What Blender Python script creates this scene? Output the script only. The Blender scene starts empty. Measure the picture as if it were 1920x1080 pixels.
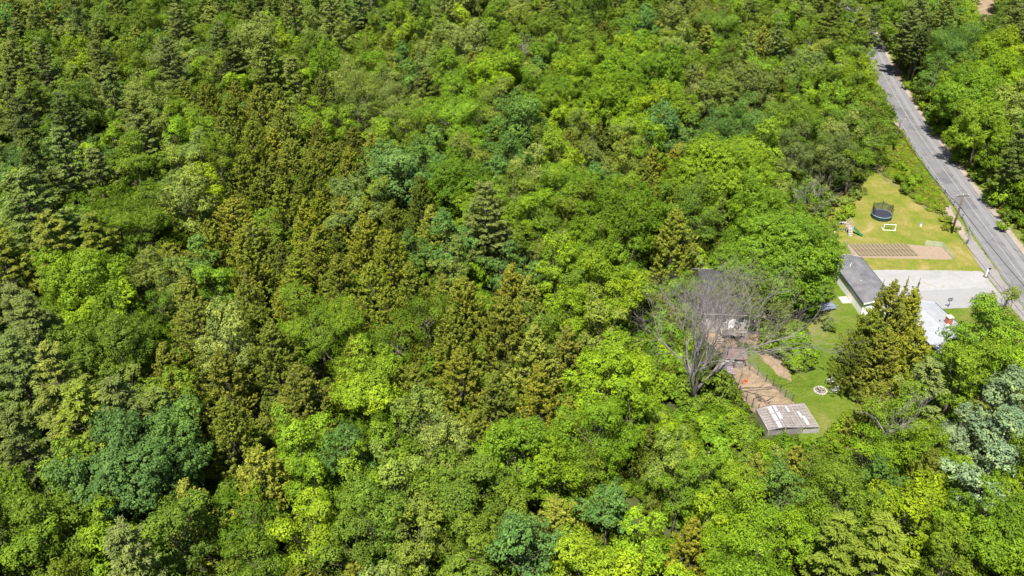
import bpy, math, random
import numpy as np
from mathutils import Vector, Matrix

random.seed(11)
rng = np.random.default_rng(11)
S = bpy.context.scene
COL = S.collection
R = math.radians

# ------------------------------------------------------------------ camera
CAM_H, PITCH, FPX = 83.0, R(32.8), 1600.0
cam_d = bpy.data.cameras.new('camera'); cam = bpy.data.objects.new('camera', cam_d); COL.objects.link(cam)
cam_d.sensor_width = 36; cam_d.lens = FPX / 1920 * 36
cam_d.clip_start = 1; cam_d.clip_end = 6000
cam.location = (0, 0, CAM_H); cam.rotation_euler = (math.pi / 2 - PITCH, 0, 0)
S.camera = cam

# ------------------------------------------------------------------ light
SUN_EL = R(63)
SH = Vector((0.36, 0.93, 0)).normalized()            # where shadows fall on the ground
sun_to = Vector((-SH.x * math.cos(SUN_EL), -SH.y * math.cos(SUN_EL), math.sin(SUN_EL)))
sd = bpy.data.lights.new('sun', 'SUN'); sd.energy = 5.0; sd.angle = R(0.55); sd.color = (1, .955, .88)
so = bpy.data.objects.new('sun', sd); COL.objects.link(so)
so.rotation_euler = sun_to.to_track_quat('Z', 'Y').to_euler()
W = bpy.data.worlds.new('World'); S.world = W; W.use_nodes = True
nt = W.node_tree; nt.nodes.clear()
sky = nt.nodes.new('ShaderNodeTexSky'); sky.sky_type = 'NISHITA'; sky.sun_disc = False
sky.sun_elevation = SUN_EL; sky.sun_rotation = math.atan2(sun_to.x, sun_to.y)
bg = nt.nodes.new('ShaderNodeBackground'); bg.inputs[1].default_value = 0.065
wo = nt.nodes.new('ShaderNodeOutputWorld')
nt.links.new(sky.outputs[0], bg.inputs[0]); nt.links.new(bg.outputs[0], wo.inputs[0])
S.view_settings.view_transform = 'Standard'; S.view_settings.look = 'None'
S.view_settings.gamma = 1; S.view_settings.use_curve_mapping = False
S.view_settings.exposure = 1.08
S.cycles.max_bounces = 6; S.cycles.diffuse_bounces = 3; S.cycles.transmission_bounces = 3
S.cycles.transparent_max_bounces = 12; S.cycles.glossy_bounces = 2
S.cycles.caustics_reflective = False; S.cycles.caustics_refractive = False

def at(px, py, z=0.0):
    u = (px - 960) / FPX; v = (py - 540) / FPX
    dy = math.cos(PITCH) - v * math.sin(PITCH); dz = -math.sin(PITCH) - v * math.cos(PITCH)
    t = (z - CAM_H) / dz
    return Vector((u * t, dy * t, z))

def proj(x, y, z):
    a = z - CAM_H
    zc = y * math.cos(PITCH) - a * math.sin(PITCH); yc = -(y * math.sin(PITCH) + a * math.cos(PITCH))
    return 960 + FPX * x / zc, 540 + FPX * yc / zc, FPX / zc

def height_for(b, py):                                # height at which a pole on b ends at photo row py
    lo, hi = 0, 40
    for _ in range(40):
        m = (lo + hi) / 2
        if proj(b.x, b.y, m)[1] > py: lo = m
        else: hi = m
    return lo

# ------------------------------------------------------------------ materials
def new_mat(name):
    m = bpy.data.materials.new(name); m.use_nodes = True
    n = m.node_tree; n.nodes.clear()
    out = n.nodes.new('ShaderNodeOutputMaterial'); b = n.nodes.new('ShaderNodeBsdfPrincipled')
    n.links.new(b.outputs[0], out.inputs[0])
    return m, n, b, out

def noise(n, scale, detail=4, rough=.6, vec=None, dist=0):
    t = n.nodes.new('ShaderNodeTexNoise'); t.inputs['Scale'].default_value = scale
    t.inputs['Detail'].default_value = detail; t.inputs['Roughness'].default_value = rough
    t.inputs['Distortion'].default_value = dist
    if vec is not None: n.links.new(vec, t.inputs['Vector'])
    return t.outputs['Fac']

def ramp(n, fac, stops):
    r = n.nodes.new('ShaderNodeValToRGB'); n.links.new(fac, r.inputs[0])
    e = r.color_ramp.elements
    while len(e) < len(stops): e.new(.5)
    for i, (p, c) in enumerate(stops):
        e[i].position = p; e[i].color = (*c, 1) if len(c) == 3 else c
    return r.outputs[0]

def mix(n, fac, a, b, mode='MIX'):
    m = n.nodes.new('ShaderNodeMix'); m.data_type = 'RGBA'; m.blend_type = mode
    for s, v in ((0, fac), (6, a), (7, b)):
        if isinstance(v, (int, float)): m.inputs[s].default_value = v
        elif isinstance(v, tuple): m.inputs[s].default_value = (*v, 1)
        else: n.links.new(v, m.inputs[s])
    return m.outputs[2]

def pos(n):
    return n.nodes.new('ShaderNodeNewGeometry').outputs['Position']

def objco(n):
    return n.nodes.new('ShaderNodeTexCoord').outputs['Object']

def plain(name, col, rough=.7, metal=0, var=.25, scale=3, bump=0):
    m, n, b, o = new_mat(name)
    f = noise(n, scale, 5, .65, objco(n))
    lo = tuple(c * (1 - var) for c in col); hi = tuple(min(1, c * (1 + var)) for c in col)
    c = ramp(n, f, [(.3, lo), (.7, hi)])
    n.links.new(c, b.inputs['Base Color']); b.inputs['Roughness'].default_value = rough
    b.inputs['Metallic'].default_value = metal
    if bump:
        bp = n.nodes.new('ShaderNodeBump'); bp.inputs['Strength'].default_value = bump; bp.inputs['Distance'].default_value = .05
        n.links.new(noise(n, scale * 6, 4, .6, objco(n)), bp.inputs['Height']); n.links.new(bp.outputs[0], b.inputs['Normal'])
    return m

def leaf_mat(name, trans=.22, rough=.55, spec=.12):
    m, n, b, o = new_mat(name)
    a = n.nodes.new('ShaderNodeAttribute'); a.attribute_type = 'INSTANCER'; a.attribute_name = 'tint'
    v = n.nodes.new('ShaderNodeAttribute'); v.attribute_type = 'GEOMETRY'; v.attribute_name = 'var'
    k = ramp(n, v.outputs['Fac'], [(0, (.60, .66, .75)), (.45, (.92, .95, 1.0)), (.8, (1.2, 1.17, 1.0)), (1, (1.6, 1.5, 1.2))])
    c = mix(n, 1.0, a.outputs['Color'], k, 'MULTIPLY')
    n.links.new(c, b.inputs['Base Color']); b.inputs['Roughness'].default_value = rough
    b.inputs['Specular IOR Level'].default_value = spec
    t = n.nodes.new('ShaderNodeBsdfTranslucent')
    n.links.new(mix(n, 1.0, c, (1.25, 1.25, .5), 'MULTIPLY'), t.inputs[0])
    ms = n.nodes.new('ShaderNodeMixShader'); ms.inputs[0].default_value = trans
    n.links.new(b.outputs[0], ms.inputs[1]); n.links.new(t.outputs[0], ms.inputs[2]); n.links.new(ms.outputs[0], o.inputs[0])
    return m

LEAF = leaf_mat('broad_leaf'); NEEDLE = leaf_mat('conifer_needle', .14, .65, .1)
BARK = plain('bark', (.14, .115, .09), .9, 0, .35, 4)
GREYBARK = plain('weathered_bark', (.30, .265, .25), .85, 0, .4, 2)
DARKBARK = plain('dark_bark', (.06, .048, .038), .9, 0, .3, 3)

def masked(name, colour_fn, rough=.95, fray=1.4, fscale=.55, gain=.74):
    """ground sheet whose border frays along a noise line (attribute 'd' = metres inside the border)"""
    m, n, b, o = new_mat(name)
    p = pos(n)
    n.links.new(mix(n, 1.0, colour_fn(n, p), (gain, gain, gain), 'MULTIPLY'), b.inputs['Base Color']); b.inputs['Roughness'].default_value = rough
    b.inputs['Specular IOR Level'].default_value = .15
    d = n.nodes.new('ShaderNodeAttribute'); d.attribute_name = 'd'
    f = noise(n, fscale, 8, .72, p)
    s = n.nodes.new('ShaderNodeMath'); s.operation = 'SUBTRACT'; n.links.new(f, s.inputs[0]); s.inputs[1].default_value = .5
    mu = n.nodes.new('ShaderNodeMath'); mu.operation = 'MULTIPLY_ADD'; n.links.new(s.outputs[0], mu.inputs[0])
    mu.inputs[1].default_value = fray * 4; n.links.new(d.outputs['Fac'], mu.inputs[2])
    mr = n.nodes.new('ShaderNodeMapRange'); n.links.new(mu.outputs[0], mr.inputs[0])
    mr.inputs[1].default_value = -.12 * max(fray, .2); mr.inputs[2].default_value = .12 * max(fray, .2)
    tr = n.nodes.new('ShaderNodeBsdfTransparent'); ms = n.nodes.new('ShaderNodeMixShader')
    n.links.new(mr.outputs[0], ms.inputs[0]); n.links.new(tr.outputs[0], ms.inputs[1]); n.links.new(b.outputs[0], ms.inputs[2])
    n.links.new(ms.outputs[0], o.inputs[0])
    return m

def c_lawn(n, p):
    a = ramp(n, noise(n, .16, 5, .6, p, .6), [(.32, (.150, .210, .022)), (.46, (.20, .225, .034)), (.58, (.27, .245, .065)), (.72, (.38, .31, .14))])
    f = ramp(n, noise(n, 3.0, 4, .7, p), [(.25, (.62, .66, .6)), (.75, (1.25, 1.2, 1.15))])
    w = ramp(n, noise(n, .6, 4, .7, p), [(.3, (.78, .85, .7)), (.7, (1.18, 1.1, 1.15))])
    return mix(n, 1, mix(n, 1, a, f, 'MULTIPLY'), w, 'MULTIPLY')
def c_yard(n, p):
    a = ramp(n, noise(n, .14, 5, .6, p, .8), [(.33, (.085, .145, .012)), (.52, (.12, .180, .016)), (.64, (.185, .20, .045)), (.75, (.26, .23, .09))])
    f = ramp(n, noise(n, 2.2, 4, .7, p), [(.25, (.66, .7, .6)), (.75, (1.2, 1.18, 1.15))])
    a = mix(n, ramp(n, noise(n, 1.1, 5, .75, p), [(.55, (0, 0, 0)), (.72, (.55, .55, .55))]), a, (.21, .20, .07))
    return mix(n, 1, a, f, 'MULTIPLY')
def c_dirt(n, p):
    a = ramp(n, noise(n, .5, 6, .65, p, .3), [(.3, (.23, .165, .10)), (.5, (.33, .245, .16)), (.75, (.42, .32, .23))])
    return mix(n, 1, a, ramp(n, noise(n, 5, 4, .7, p), [(.2, (.8, .8, .8)), (.8, (1.1, 1.1, 1.1))]), 'MULTIPLY')
def c_gravel(n, p):
    a = ramp(n, noise(n, .22, 6, .6, p, .5), [(.33, (.335, .325, .32)), (.6, (.39, .38, .375)), (.70, (.36, .31, .25)), (.82, (.30, .235, .155))])
    return mix(n, 1, a, ramp(n, noise(n, 1.4, 6, .8, p), [(.25, (.72, .72, .72)), (.5, (1, 1, 1)), (.8, (1.05, 1.05, 1.05))]), 'MULTIPLY')
def c_paved(n, p):
    return ramp(n, noise(n, .8, 6, .75, p), [(.3, (.30, .294, .293)), (.7, (.345, .338, .335))])
def c_asphalt(n, p):
    a = ramp(n, noise(n, .35, 6, .7, p), [(.3, (.175, .172, .176)), (.7, (.235, .230, .234))])
    a = mix(n, 1, a, ramp(n, noise(n, 7, 3, .7, p), [(.25, (.85, .85, .85)), (.75, (1.1, 1.1, 1.1))]), 'MULTIPLY')
    a = mix(n, 1, a, ramp(n, noise(n, .09, 2, .5, p), [(.40, (.80, .80, .82)), (.43, (1, 1, 1)), (.62, (1, 1, 1)), (.64, (1.1, 1.1, 1.09))]), 'MULTIPLY')
    v = n.nodes.new('ShaderNodeTexVoronoi'); v.feature = 'DISTANCE_TO_EDGE'; v.inputs['Scale'].default_value = .16; n.links.new(p, v.inputs['Vector'])
    return mix(n, 1, a, ramp(n, v.outputs['Distance'], [(0, (.74, .74, .76)), (.010, (.85, .85, .86)), (.018, (1, 1, 1))]), 'MULTIPLY')
def c_track(n, p):
    return ramp(n, noise(n, .5, 6, .75, p), [(.3, (.22, .215, .217)), (.7, (.275, .268, .27))])
def c_shoulder(n, p):
    return ramp(n, noise(n, .45, 6, .7, p, .4), [(.3, (.25, .21, .175)), (.5, (.34, .28, .23)), (.75, (.44, .375, .32))])
def c_apron(n, p):
    a = ramp(n, noise(n, .4, 6, .7, p, .4), [(.3, (.25, .235, .225)), (.6, (.31, .285, .275)), (.8, (.36, .31, .27))])
    return mix(n, 1, a, ramp(n, noise(n, 4, 4, .8, p), [(.25, (.8, .8, .8)), (.75, (1.1, 1.1, 1.1))]), 'MULTIPLY')
def c_weed(n, p):
    a = ramp(n, noise(n, .5, 6, .7, p, .5), [(.3, (.10, .14, .03)), (.5, (.19, .19, .06)), (.75, (.33, .26, .13))])
    return mix(n, 1, a, ramp(n, noise(n, 3, 4, .8, p), [(.25, (.6, .6, .6)), (.75, (1.2, 1.2, 1.2))]), 'MULTIPLY')
def c_verge(n, p):
    return ramp(n, noise(n, .5, 6, .7, p, .5), [(.3, (.09, .14, .02)), (.55, (.17, .20, .035)), (.8, (.28, .24, .09))])
def c_soil(n, p):
    a = ramp(n, noise(n, .9, 6, .7, p), [(.3, (.22, .15, .10)), (.7, (.33, .25, .17))])
    return mix(n, noise(n, 3, 5, .8, p), a, (.26, .24, .10))
def c_tilled(n, p):
    return ramp(n, noise(n, 1.5, 6, .75, p), [(.3, (.28, .21, .145)), (.7, (.37, .285, .21))])

# ------------------------------------------------------------------ objects
def tag(o, label=None, cat=None, group=None, kind=None):
    if label: o['label'] = label
    if cat: o['category'] = cat
    if group: o['group'] = group
    if kind: o['kind'] = kind
    return o

def empty(name, loc, rz=0.0, label=None, cat=None, group=None):
    o = bpy.data.objects.new(name, None); COL.objects.link(o)
    o.location = loc; o.rotation_euler = (0, 0, rz); o.empty_display_size = .5
    return tag(o, label, cat, group)

def link(name, me, mat, parent=None):
    if mat is not None and not me.materials: me.materials.append(mat)
    o = bpy.data.objects.new(name, me); COL.objects.link(o)
    if parent is not None: o.parent = parent
    return o

class MB:
    def __init__(s): s.v = []; s.f = []
    def box(s, c, size, rz=0.0, M=None):
        x, y, z = (d / 2 for d in size); b = len(s.v)
        m = M if M is not None else Matrix.Translation(c) @ Matrix.Rotation(rz, 4, 'Z')
        for q in ((-x, -y, -z), (x, -y, -z), (x, y, -z), (-x, y, -z), (-x, -y, z), (x, -y, z), (x, y, z), (-x, y, z)):
            s.v.append(tuple(m @ Vector(q)))
        for q in ((0, 3, 2, 1), (4, 5, 6, 7), (0, 1, 5, 4), (1, 2, 6, 5), (2, 3, 7, 6), (3, 0, 4, 7)): s.f.append(tuple(b + i for i in q))
        return s
    def bar(s, a, b, w, h=None):
        a = Vector(a); b = Vector(b); d = b - a; L = d.length
        q = d.to_track_quat('X', 'Z').to_matrix().to_4x4()
        return s.box(None, (L, w, h or w), M=Matrix.Translation((a + b) / 2) @ q)
    def tube(s, pts, rad, n=6, cap=True):
        pts = [Vector(p) for p in pts]; b = len(s.v)
        if not hasattr(rad, '__len__'): rad = [rad] * len(pts)
        for i, p in enumerate(pts):
            t = (pts[min(i + 1, len(pts) - 1)] - pts[max(i - 1, 0)]).normalized()
            u = t.orthogonal().normalized(); w = t.cross(u)
            for k in range(n):
                a = 2 * math.pi * k / n
                s.v.append(tuple(p + (u * math.cos(a) + w * math.sin(a)) * rad[i]))
        for i in range(len(pts) - 1):
            for k in range(n):
                s.f.append((b + i * n + k, b + i * n + (k + 1) % n, b + (i + 1) * n + (k + 1) % n, b + (i + 1) * n + k))
        if cap: s.f.append(tuple(b + k for k in range(n))[::-1]); s.f.append(tuple(b + (len(pts) - 1) * n + k for k in range(n)))
        return s
    def poly(s, pts, th=0.0):                           # a flat polygon with thickness downwards along its normal
        b = len(s.v); pts = [Vector(p) for p in pts]; n = len(pts)
        nn = (pts[1] - pts[0]).cross(pts[2] - pts[0]).normalized()
        s.v += [tuple(p) for p in pts]; s.f.append(tuple(range(b, b + n)))
        if th:
            s.v += [tuple(p - nn * th) for p in pts]; s.f.append(tuple(range(b + 2 * n - 1, b + n - 1, -1)))
            for i in range(n): j = (i + 1) % n; s.f.append((b + i, b + n + i, b + n + j, b + j))
        return s
    def mesh(s, name, smooth=False):
        me = bpy.data.meshes.new(name); me.from_pydata(s.v, [], s.f); me.update()
        if smooth: me.polygons.foreach_set('use_smooth', [True] * len(me.polygons))
        return me
    def build(s, name, mat, parent=None, smooth=False):
        return link(name, s.mesh(name, smooth), mat, parent)

# ------------------------------------------------------------------ ground sheets
def inside_dist(P, poly):
    """signed distance (+ inside) of points P (n,2) to polygon"""
    n = len(poly); d2 = np.full(len(P), 1e18); ins = np.zeros(len(P), bool)
    for i in range(n):
        a = poly[i]; b = poly[(i + 1) % n]; ab = b - a
        t = np.clip(((P - a) @ ab) / max(ab @ ab, 1e-9), 0, 1)
        q = a + t[:, None] * ab
        d2 = np.minimum(d2, ((P - q) ** 2).sum(1))
        c = ((a[1] > P[:, 1]) != (b[1] > P[:, 1]))
        with np.errstate(divide='ignore', invalid='ignore'):
            xx = (b[0] - a[0]) * (P[:, 1] - a[1]) / (b[1] - a[1]) + a[0]
        ins ^= c & (P[:, 0] < xx)
    d = np.sqrt(d2)
    return np.where(ins, d, -d)

def sheet(name, px, z, mat, cell=1.0, fray=1.4, world=False, kind='structure', parent=None):
    poly = np.array([(p if world else tuple(at(*p)[:2])) for p in px], float)
    mar = fray * 2 + cell
    x0, y0 = poly.min(0) - mar; x1, y1 = poly.max(0) + mar
    nx = int((x1 - x0) / cell) + 2; ny = int((y1 - y0) / cell) + 2
    X, Y = np.meshgrid(x0 + np.arange(nx) * cell, y0 + np.arange(ny) * cell)
    P = np.stack([X.ravel(), Y.ravel()], 1); d = inside_dist(P, poly)
    I = np.arange(nx * ny).reshape(ny, nx)
    q = np.stack([I[:-1, :-1], I[:-1, 1:], I[1:, 1:], I[1:, :-1]], -1).reshape(-1, 4)
    q = q[d[q].max(1) > -mar * .8]
    used, inv = np.unique(q, return_inverse=True)
    me = bpy.data.meshes.new(name)
    V = np.concatenate([P[used], np.full((len(used), 1), z)], 1)
    me.from_pydata(V.tolist(), [], inv.reshape(-1, 4).tolist())
    at_ = me.attributes.new('d', 'FLOAT', 'POINT'); at_.data.foreach_set('value', d[used].astype(np.float32))
    o = link(name, me, mat, parent)
    if kind: o['kind'] = kind
    return o

# forest floor to the horizon
m, n, b, o_ = new_mat('forest_floor')
p = pos(n)
n.links.new(ramp(n, noise(n, .6, 6, .7, p, .3), [(.3, (.035, .035, .014)), (.55, (.055, .07, .02)), (.8, (.12, .085, .045))]), b.inputs['Base Color'])
b.inputs['Roughness'].default_value = 1; b.inputs['Specular IOR Level'].default_value = .1
MB().poly([(-3000, -800, 0), (3000, -800, 0), (3000, 5000, 0), (-3000, 5000, 0)]).build('ground', m)['kind'] = 'structure'

# road centre line (world)
ctr = [at(*q)[:2] for q in ((1598, 22), (1622, 62), (1642, 110), (1664, 154), (1698, 214), (1738, 274), (1782, 334), (1882, 473), (1958, 580), (2080, 740), (2260, 960))]
ctr = np.array(ctr); ctr = np.concatenate([ctr, [ctr[-1] + (ctr[-1] - ctr[-2]) * 2]])
ctr = np.concatenate([[ctr[0] + (ctr[0] - ctr[1]) * 5], ctr])
# smooth resample
def resample(c, step=2.0):
    d = np.concatenate([[0], np.cumsum(np.linalg.norm(np.diff(c, axis=0), axis=1))])
    s = np.arange(0, d[-1], step); o = np.stack([np.interp(s, d, c[:, i]) for i in (0, 1)], 1)
    for _ in range(30): o[1:-1] = (o[:-2] + o[1:-1] * 2 + o[2:]) / 4
    return o
RC = resample(ctr)
def offset(c, k):
    t = np.gradient(c, axis=0); t /= np.linalg.norm(t, axis=1)[:, None]
    return c + np.stack([-t[:, 1], t[:, 0]], 1) * k     # +k = left of travel direction (towards camera) 
def strip(name, k0, k1, z, mat, i0=0, i1=None, fray=.15, cell=.8):
    a = offset(RC, k0)[i0:i1]; b = offset(RC, k1)[i0:i1]
    V = []; F = []; D = []
    na = 9; wdt = abs(k1 - k0)
    for i in range(len(a)):
        for k in range(na):
            t = -.25 + 1.5 * k / (na - 1) if fray > .3 else k / (na - 1)
            q = a[i] * (1 - t) + b[i] * t; V.append((q[0], q[1], z))
            D.append(min(t, 1 - t) * wdt if fray > .3 else min(t, 1 - t) * wdt + .05)
    for i in range(len(a) - 1):
        for k in range(na - 1):
            j = i * na + k; F.append((j, j + 1, j + na + 1, j + na))
    me = bpy.data.meshes.new(name); me.from_pydata(V, [], F)
    x = me.attributes.new('d', 'FLOAT', 'POINT'); x.data.foreach_set('value', np.array(D, np.float32))
    o = link(name, me, mat); o['kind'] = 'structure'
    return o

yi = lambda y: int(np.argmin(abs(RC[:, 1] - y)))
M_road = masked('asphalt', c_asphalt, .9, .12, 1.2); M_track = masked('worn_asphalt', c_track, .9, .22, .4)
M_line = masked('line_paint', lambda n, p: ramp(n, noise(n, 1.3, 6, .8, p), [(.35, (.23, .225, .23)), (.6, (.36, .36, .35))]), .7, .02, 2)
M_sh = masked('sandy_shoulder', c_shoulder, .95, .7, .5); M_verge = masked('grass_verge', c_verge, .95, .8, .5)
strip('road_verge', 3.4, 9.5, .004, M_verge, fray=1); strip('road_verge', -3.4, -7.5, .004, M_verge, fray=1)
strip('road_shoulder', 3.0, 4.6, .008, M_sh, fray=1); strip('road_shoulder', -3.0, -4.9, .008, M_sh, 0, yi(190), fray=1)
strip('road', -3.45, 3.45, .036, M_road)
strip('wheel_track', 1.2, 2.3, .040, M_track)
strip('edge_line', -2.75, -2.87, .044, M_line); strip('edge_line', 2.85, 2.95, .044, M_line)
strip('centre_line', -.1, .08, .044, M_line)

sheet('lawn', [(1620, 345), (1650, 300), (1690, 255), (1712, 290), (1768, 375), (1812, 450), (1842, 505), (1846, 520), (1480, 540), (1500, 420), (1545, 372)], .012, masked('lawn_grass', c_lawn, .95, .5), fray=.6)
sheet('embankment', [(1688, 240), (1702, 268), (1740, 330), (1775, 385), (1790, 410), (1755, 402), (1715, 380), (1695, 355), (1660, 340), (1640, 320), (1640, 260)], .020, masked('rough_weeds', c_weed, .95, .8), fray=1.2)
sheet('yard_lawn', [(1380, 615), (1440, 600), (1500, 560), (1555, 500), (1640, 520), (1770, 575), (1880, 571), (1960, 660), (1930, 760), (1700, 790), (1620, 850), (1500, 850), (1490, 760), (1440, 730), (1400, 690)], .016, masked('yard_grass', c_yard, .95, .4), fray=.5)
sheet('driveway', [(1612, 508), (1660, 506), (1760, 507), (1841, 509), (1893, 574), (1770, 579), (1735, 580), (1640, 560)], .028, masked('pale_gravel', c_gravel, .95, .16, 1.2), .5, .3)
sheet('driveway_apron', [(1655, 549), (1760, 544), (1850, 540), (1893, 574), (1770, 579), (1690, 580)], .032, masked('grey_paving', c_paved, .9, .05, 1), .5, .2)
sheet('gravel_apron', [(1806, 447), (1815, 436), (1842, 470), (1925, 588), (1950, 640), (1900, 580), (1852, 520), (1836, 498), (1818, 468)], .024, masked('roadside_gravel', c_apron, .95, .3, .8), .5, .4)
sheet('gravel_apron', [(1765, 380), (1775, 378), (1808, 430), (1818, 460), (1800, 440), (1782, 410)], .028, bpy.data.materials['sandy_shoulder'], .5, .4)
sheet('dirt_path', [(1424, 622), (1446, 632), (1462, 668), (1482, 702), (1484, 716), (1462, 706), (1428, 672), (1408, 648), (1390, 640), (1380, 622)], .020, masked('dry_earth', c_dirt, .95, .7, .5), .5, 1.0)
sheet('poultry_yard', [(1318, 622), (1372, 628), (1384, 650), (1402, 680), (1440, 712), (1484, 752), (1500, 762), (1440, 790), (1408, 770), (1385, 738), (1372, 700), (1350, 660), (1322, 640)], .026, masked('bare_dirt', c_dirt, .95, .35, .7), .5, .5)
sheet('dirt_turnout', [(1662, 120), (1700, 122), (1700, 134), (1692, 150), (1676, 148)], .016, bpy.data.materials['bare_dirt'], 1, 1)
sheet('sand_track', [(1836, -40), (1872, -40), (1862, 20), (1850, 42), (1834, 36)], .016, bpy.data.materials['dry_earth'], 1.5, 1)
sheet('side_clearing', [(1800, -60), (1900, -60), (1875, 30), (1850, 50), (1822, 44), (1800, 10)], .008, masked('clearing_grass', c_verge, .95, 1.2), 1.5, 1.4)

# ------------------------------------------------------------------ foliage prototypes
def unit(v): return v / np.maximum(np.linalg.norm(v, axis=-1, keepdims=True), 1e-9)

def card_mesh(name, P, N, T, s, asp, var, mat):
    """diamond-shaped leaf sprays: centre P, normal N, long axis T"""
    n = len(P); T = unit(T - (T * N).sum(1, keepdims=True) * N); B = np.cross(N, T)
    s = s[:, None]
    V = np.empty((n, 4, 3), np.float32)
    V[:, 0] = P - T * s; V[:, 1] = P + B * s * asp; V[:, 2] = P + T * s + N * s * .12; V[:, 3] = P - B * s * asp
    me = bpy.data.meshes.new(name)
    me.vertices.add(n * 4); me.vertices.foreach_set('co', V.ravel())
    me.loops.add(n * 4); me.loops.foreach_set('vertex_index', np.arange(n * 4, dtype=np.int32))
    me.polygons.add(n); me.polygons.foreach_set('loop_start', np.arange(0, n * 4, 4, dtype=np.int32))
    me.update(calc_edges=True)
    a = me.attributes.new('var', 'FLOAT', 'FACE'); a.data.foreach_set('value', np.clip(var, 0, 1).astype(np.float32))
    me.materials.append(mat)
    return me

def fib(n, zmin=-1.0, jit=.25):
    i = np.arange(n) + .5; z = 1 - (1 - zmin) * i / n; a = i * 2.399963 + rng.uniform(0, 6.28)
    r = np.sqrt(np.clip(1 - z * z, 0, 1))
    v = np.stack([r * np.cos(a), r * np.sin(a), z], 1) + rng.normal(0, jit, (n, 3))
    return unit(v)

def broad_crown(name, rad, h, crown_h, leaf=.215, clump=.46, density=1.12, nl=None, ragged=.24, flat=.8):
    """crown of lobes > clumps > leaves; centre of the crown at h - crown_h/2"""
    rz = crown_h / 2; c0 = np.array([0, 0, h - rz])
    nl = nl or int(9 + rad * rad * .62)
    L = fib(nl, -.62, .22)
    lr = rad * rng.uniform(.22, .46, nl) * (1.0 if rad < 5 else .88)
    k = rng.uniform(.66, .84, nl) + rng.normal(0, ragged * .5, nl)
    k = np.clip(k, .5, 1.02)
    LC = c0 + L * np.array([rad, rad, rz]) * k[:, None]
    LC[:, 2] += rng.normal(0, ragged * .6, nl) * rz
    P = []; N = []; Va = []
    for i in range(nl):
        nc = max(6, int(4.6 * density * (lr[i] / clump) ** 2))
        D = fib(nc, -.75, .25)
        out = unit(LC[i] - c0)
        D = D[(D @ out) > -.35]
        Ds = D * .88 + out * (D @ out)[:, None] * .45
        C = LC[i] + Ds * lr[i] * np.array([1, 1, flat]) * rng.uniform(.72, 1.2, (len(D), 1))
        cr = clump * rng.uniform(.65, 1.3, len(D)); cv = rng.normal(.5, .17, len(D)) + rng.normal(0, .13)
        m_ = int(24 * density)
        q = unit(rng.normal(size=(len(D), m_, 3)) + np.array([0, 0, .35])) * rng.uniform(.45, 1.0, (len(D), m_, 1)) ** .5
        pts = C[:, None] + q * cr[:, None, None] * np.array([1, 1, .75])
        nn = unit(q * .8 + D[:, None] * .6 + out * .25 + np.array([0, 0, .3]) + rng.normal(0, .42, q.shape))
        P.append(pts.reshape(-1, 3)); N.append(nn.reshape(-1, 3))
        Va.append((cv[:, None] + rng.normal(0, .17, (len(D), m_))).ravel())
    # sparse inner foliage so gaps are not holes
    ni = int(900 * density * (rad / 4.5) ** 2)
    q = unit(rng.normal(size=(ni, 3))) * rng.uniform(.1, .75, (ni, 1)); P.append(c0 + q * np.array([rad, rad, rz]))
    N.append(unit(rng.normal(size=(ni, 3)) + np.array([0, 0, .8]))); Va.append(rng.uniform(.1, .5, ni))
    P = np.concatenate(P); N = np.concatenate(N); Va = np.concatenate(Va)
    P[:, 2] = np.maximum(P[:, 2], .3)
    s = leaf * rng.uniform(.6, 1.25, len(P)) * .62
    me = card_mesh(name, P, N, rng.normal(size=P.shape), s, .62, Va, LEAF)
    # trunk and limbs
    b = MB(); tr = .045 * rad + .05; lean = rng.normal(0, .25, 2)
    fork = c0[2] - rz * .75
    b.tube([(0, 0, -.2), (lean[0] * .4, lean[1] * .4, fork * .5), (lean[0], lean[1], fork), (lean[0] * 1.2, lean[1] * 1.2, c0[2])], [tr * 1.25, tr, tr * .85, tr * .35], 7)
    for i in range(0, nl, max(1, nl // 12)):
        e = Vector(LC[i]); s0 = Vector((lean[0], lean[1], fork + random.uniform(0, rz * .6)))
        mid = (s0 + e) / 2 + Vector((0, 0, -.1 * rad * random.random()))
        b.tube([s0, mid, e], [tr * .5, tr * .3, tr * .08], 5, False)
    tm = b.mesh(name + '_wood', True); tm.materials.append(BARK)
    return me, tm

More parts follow.
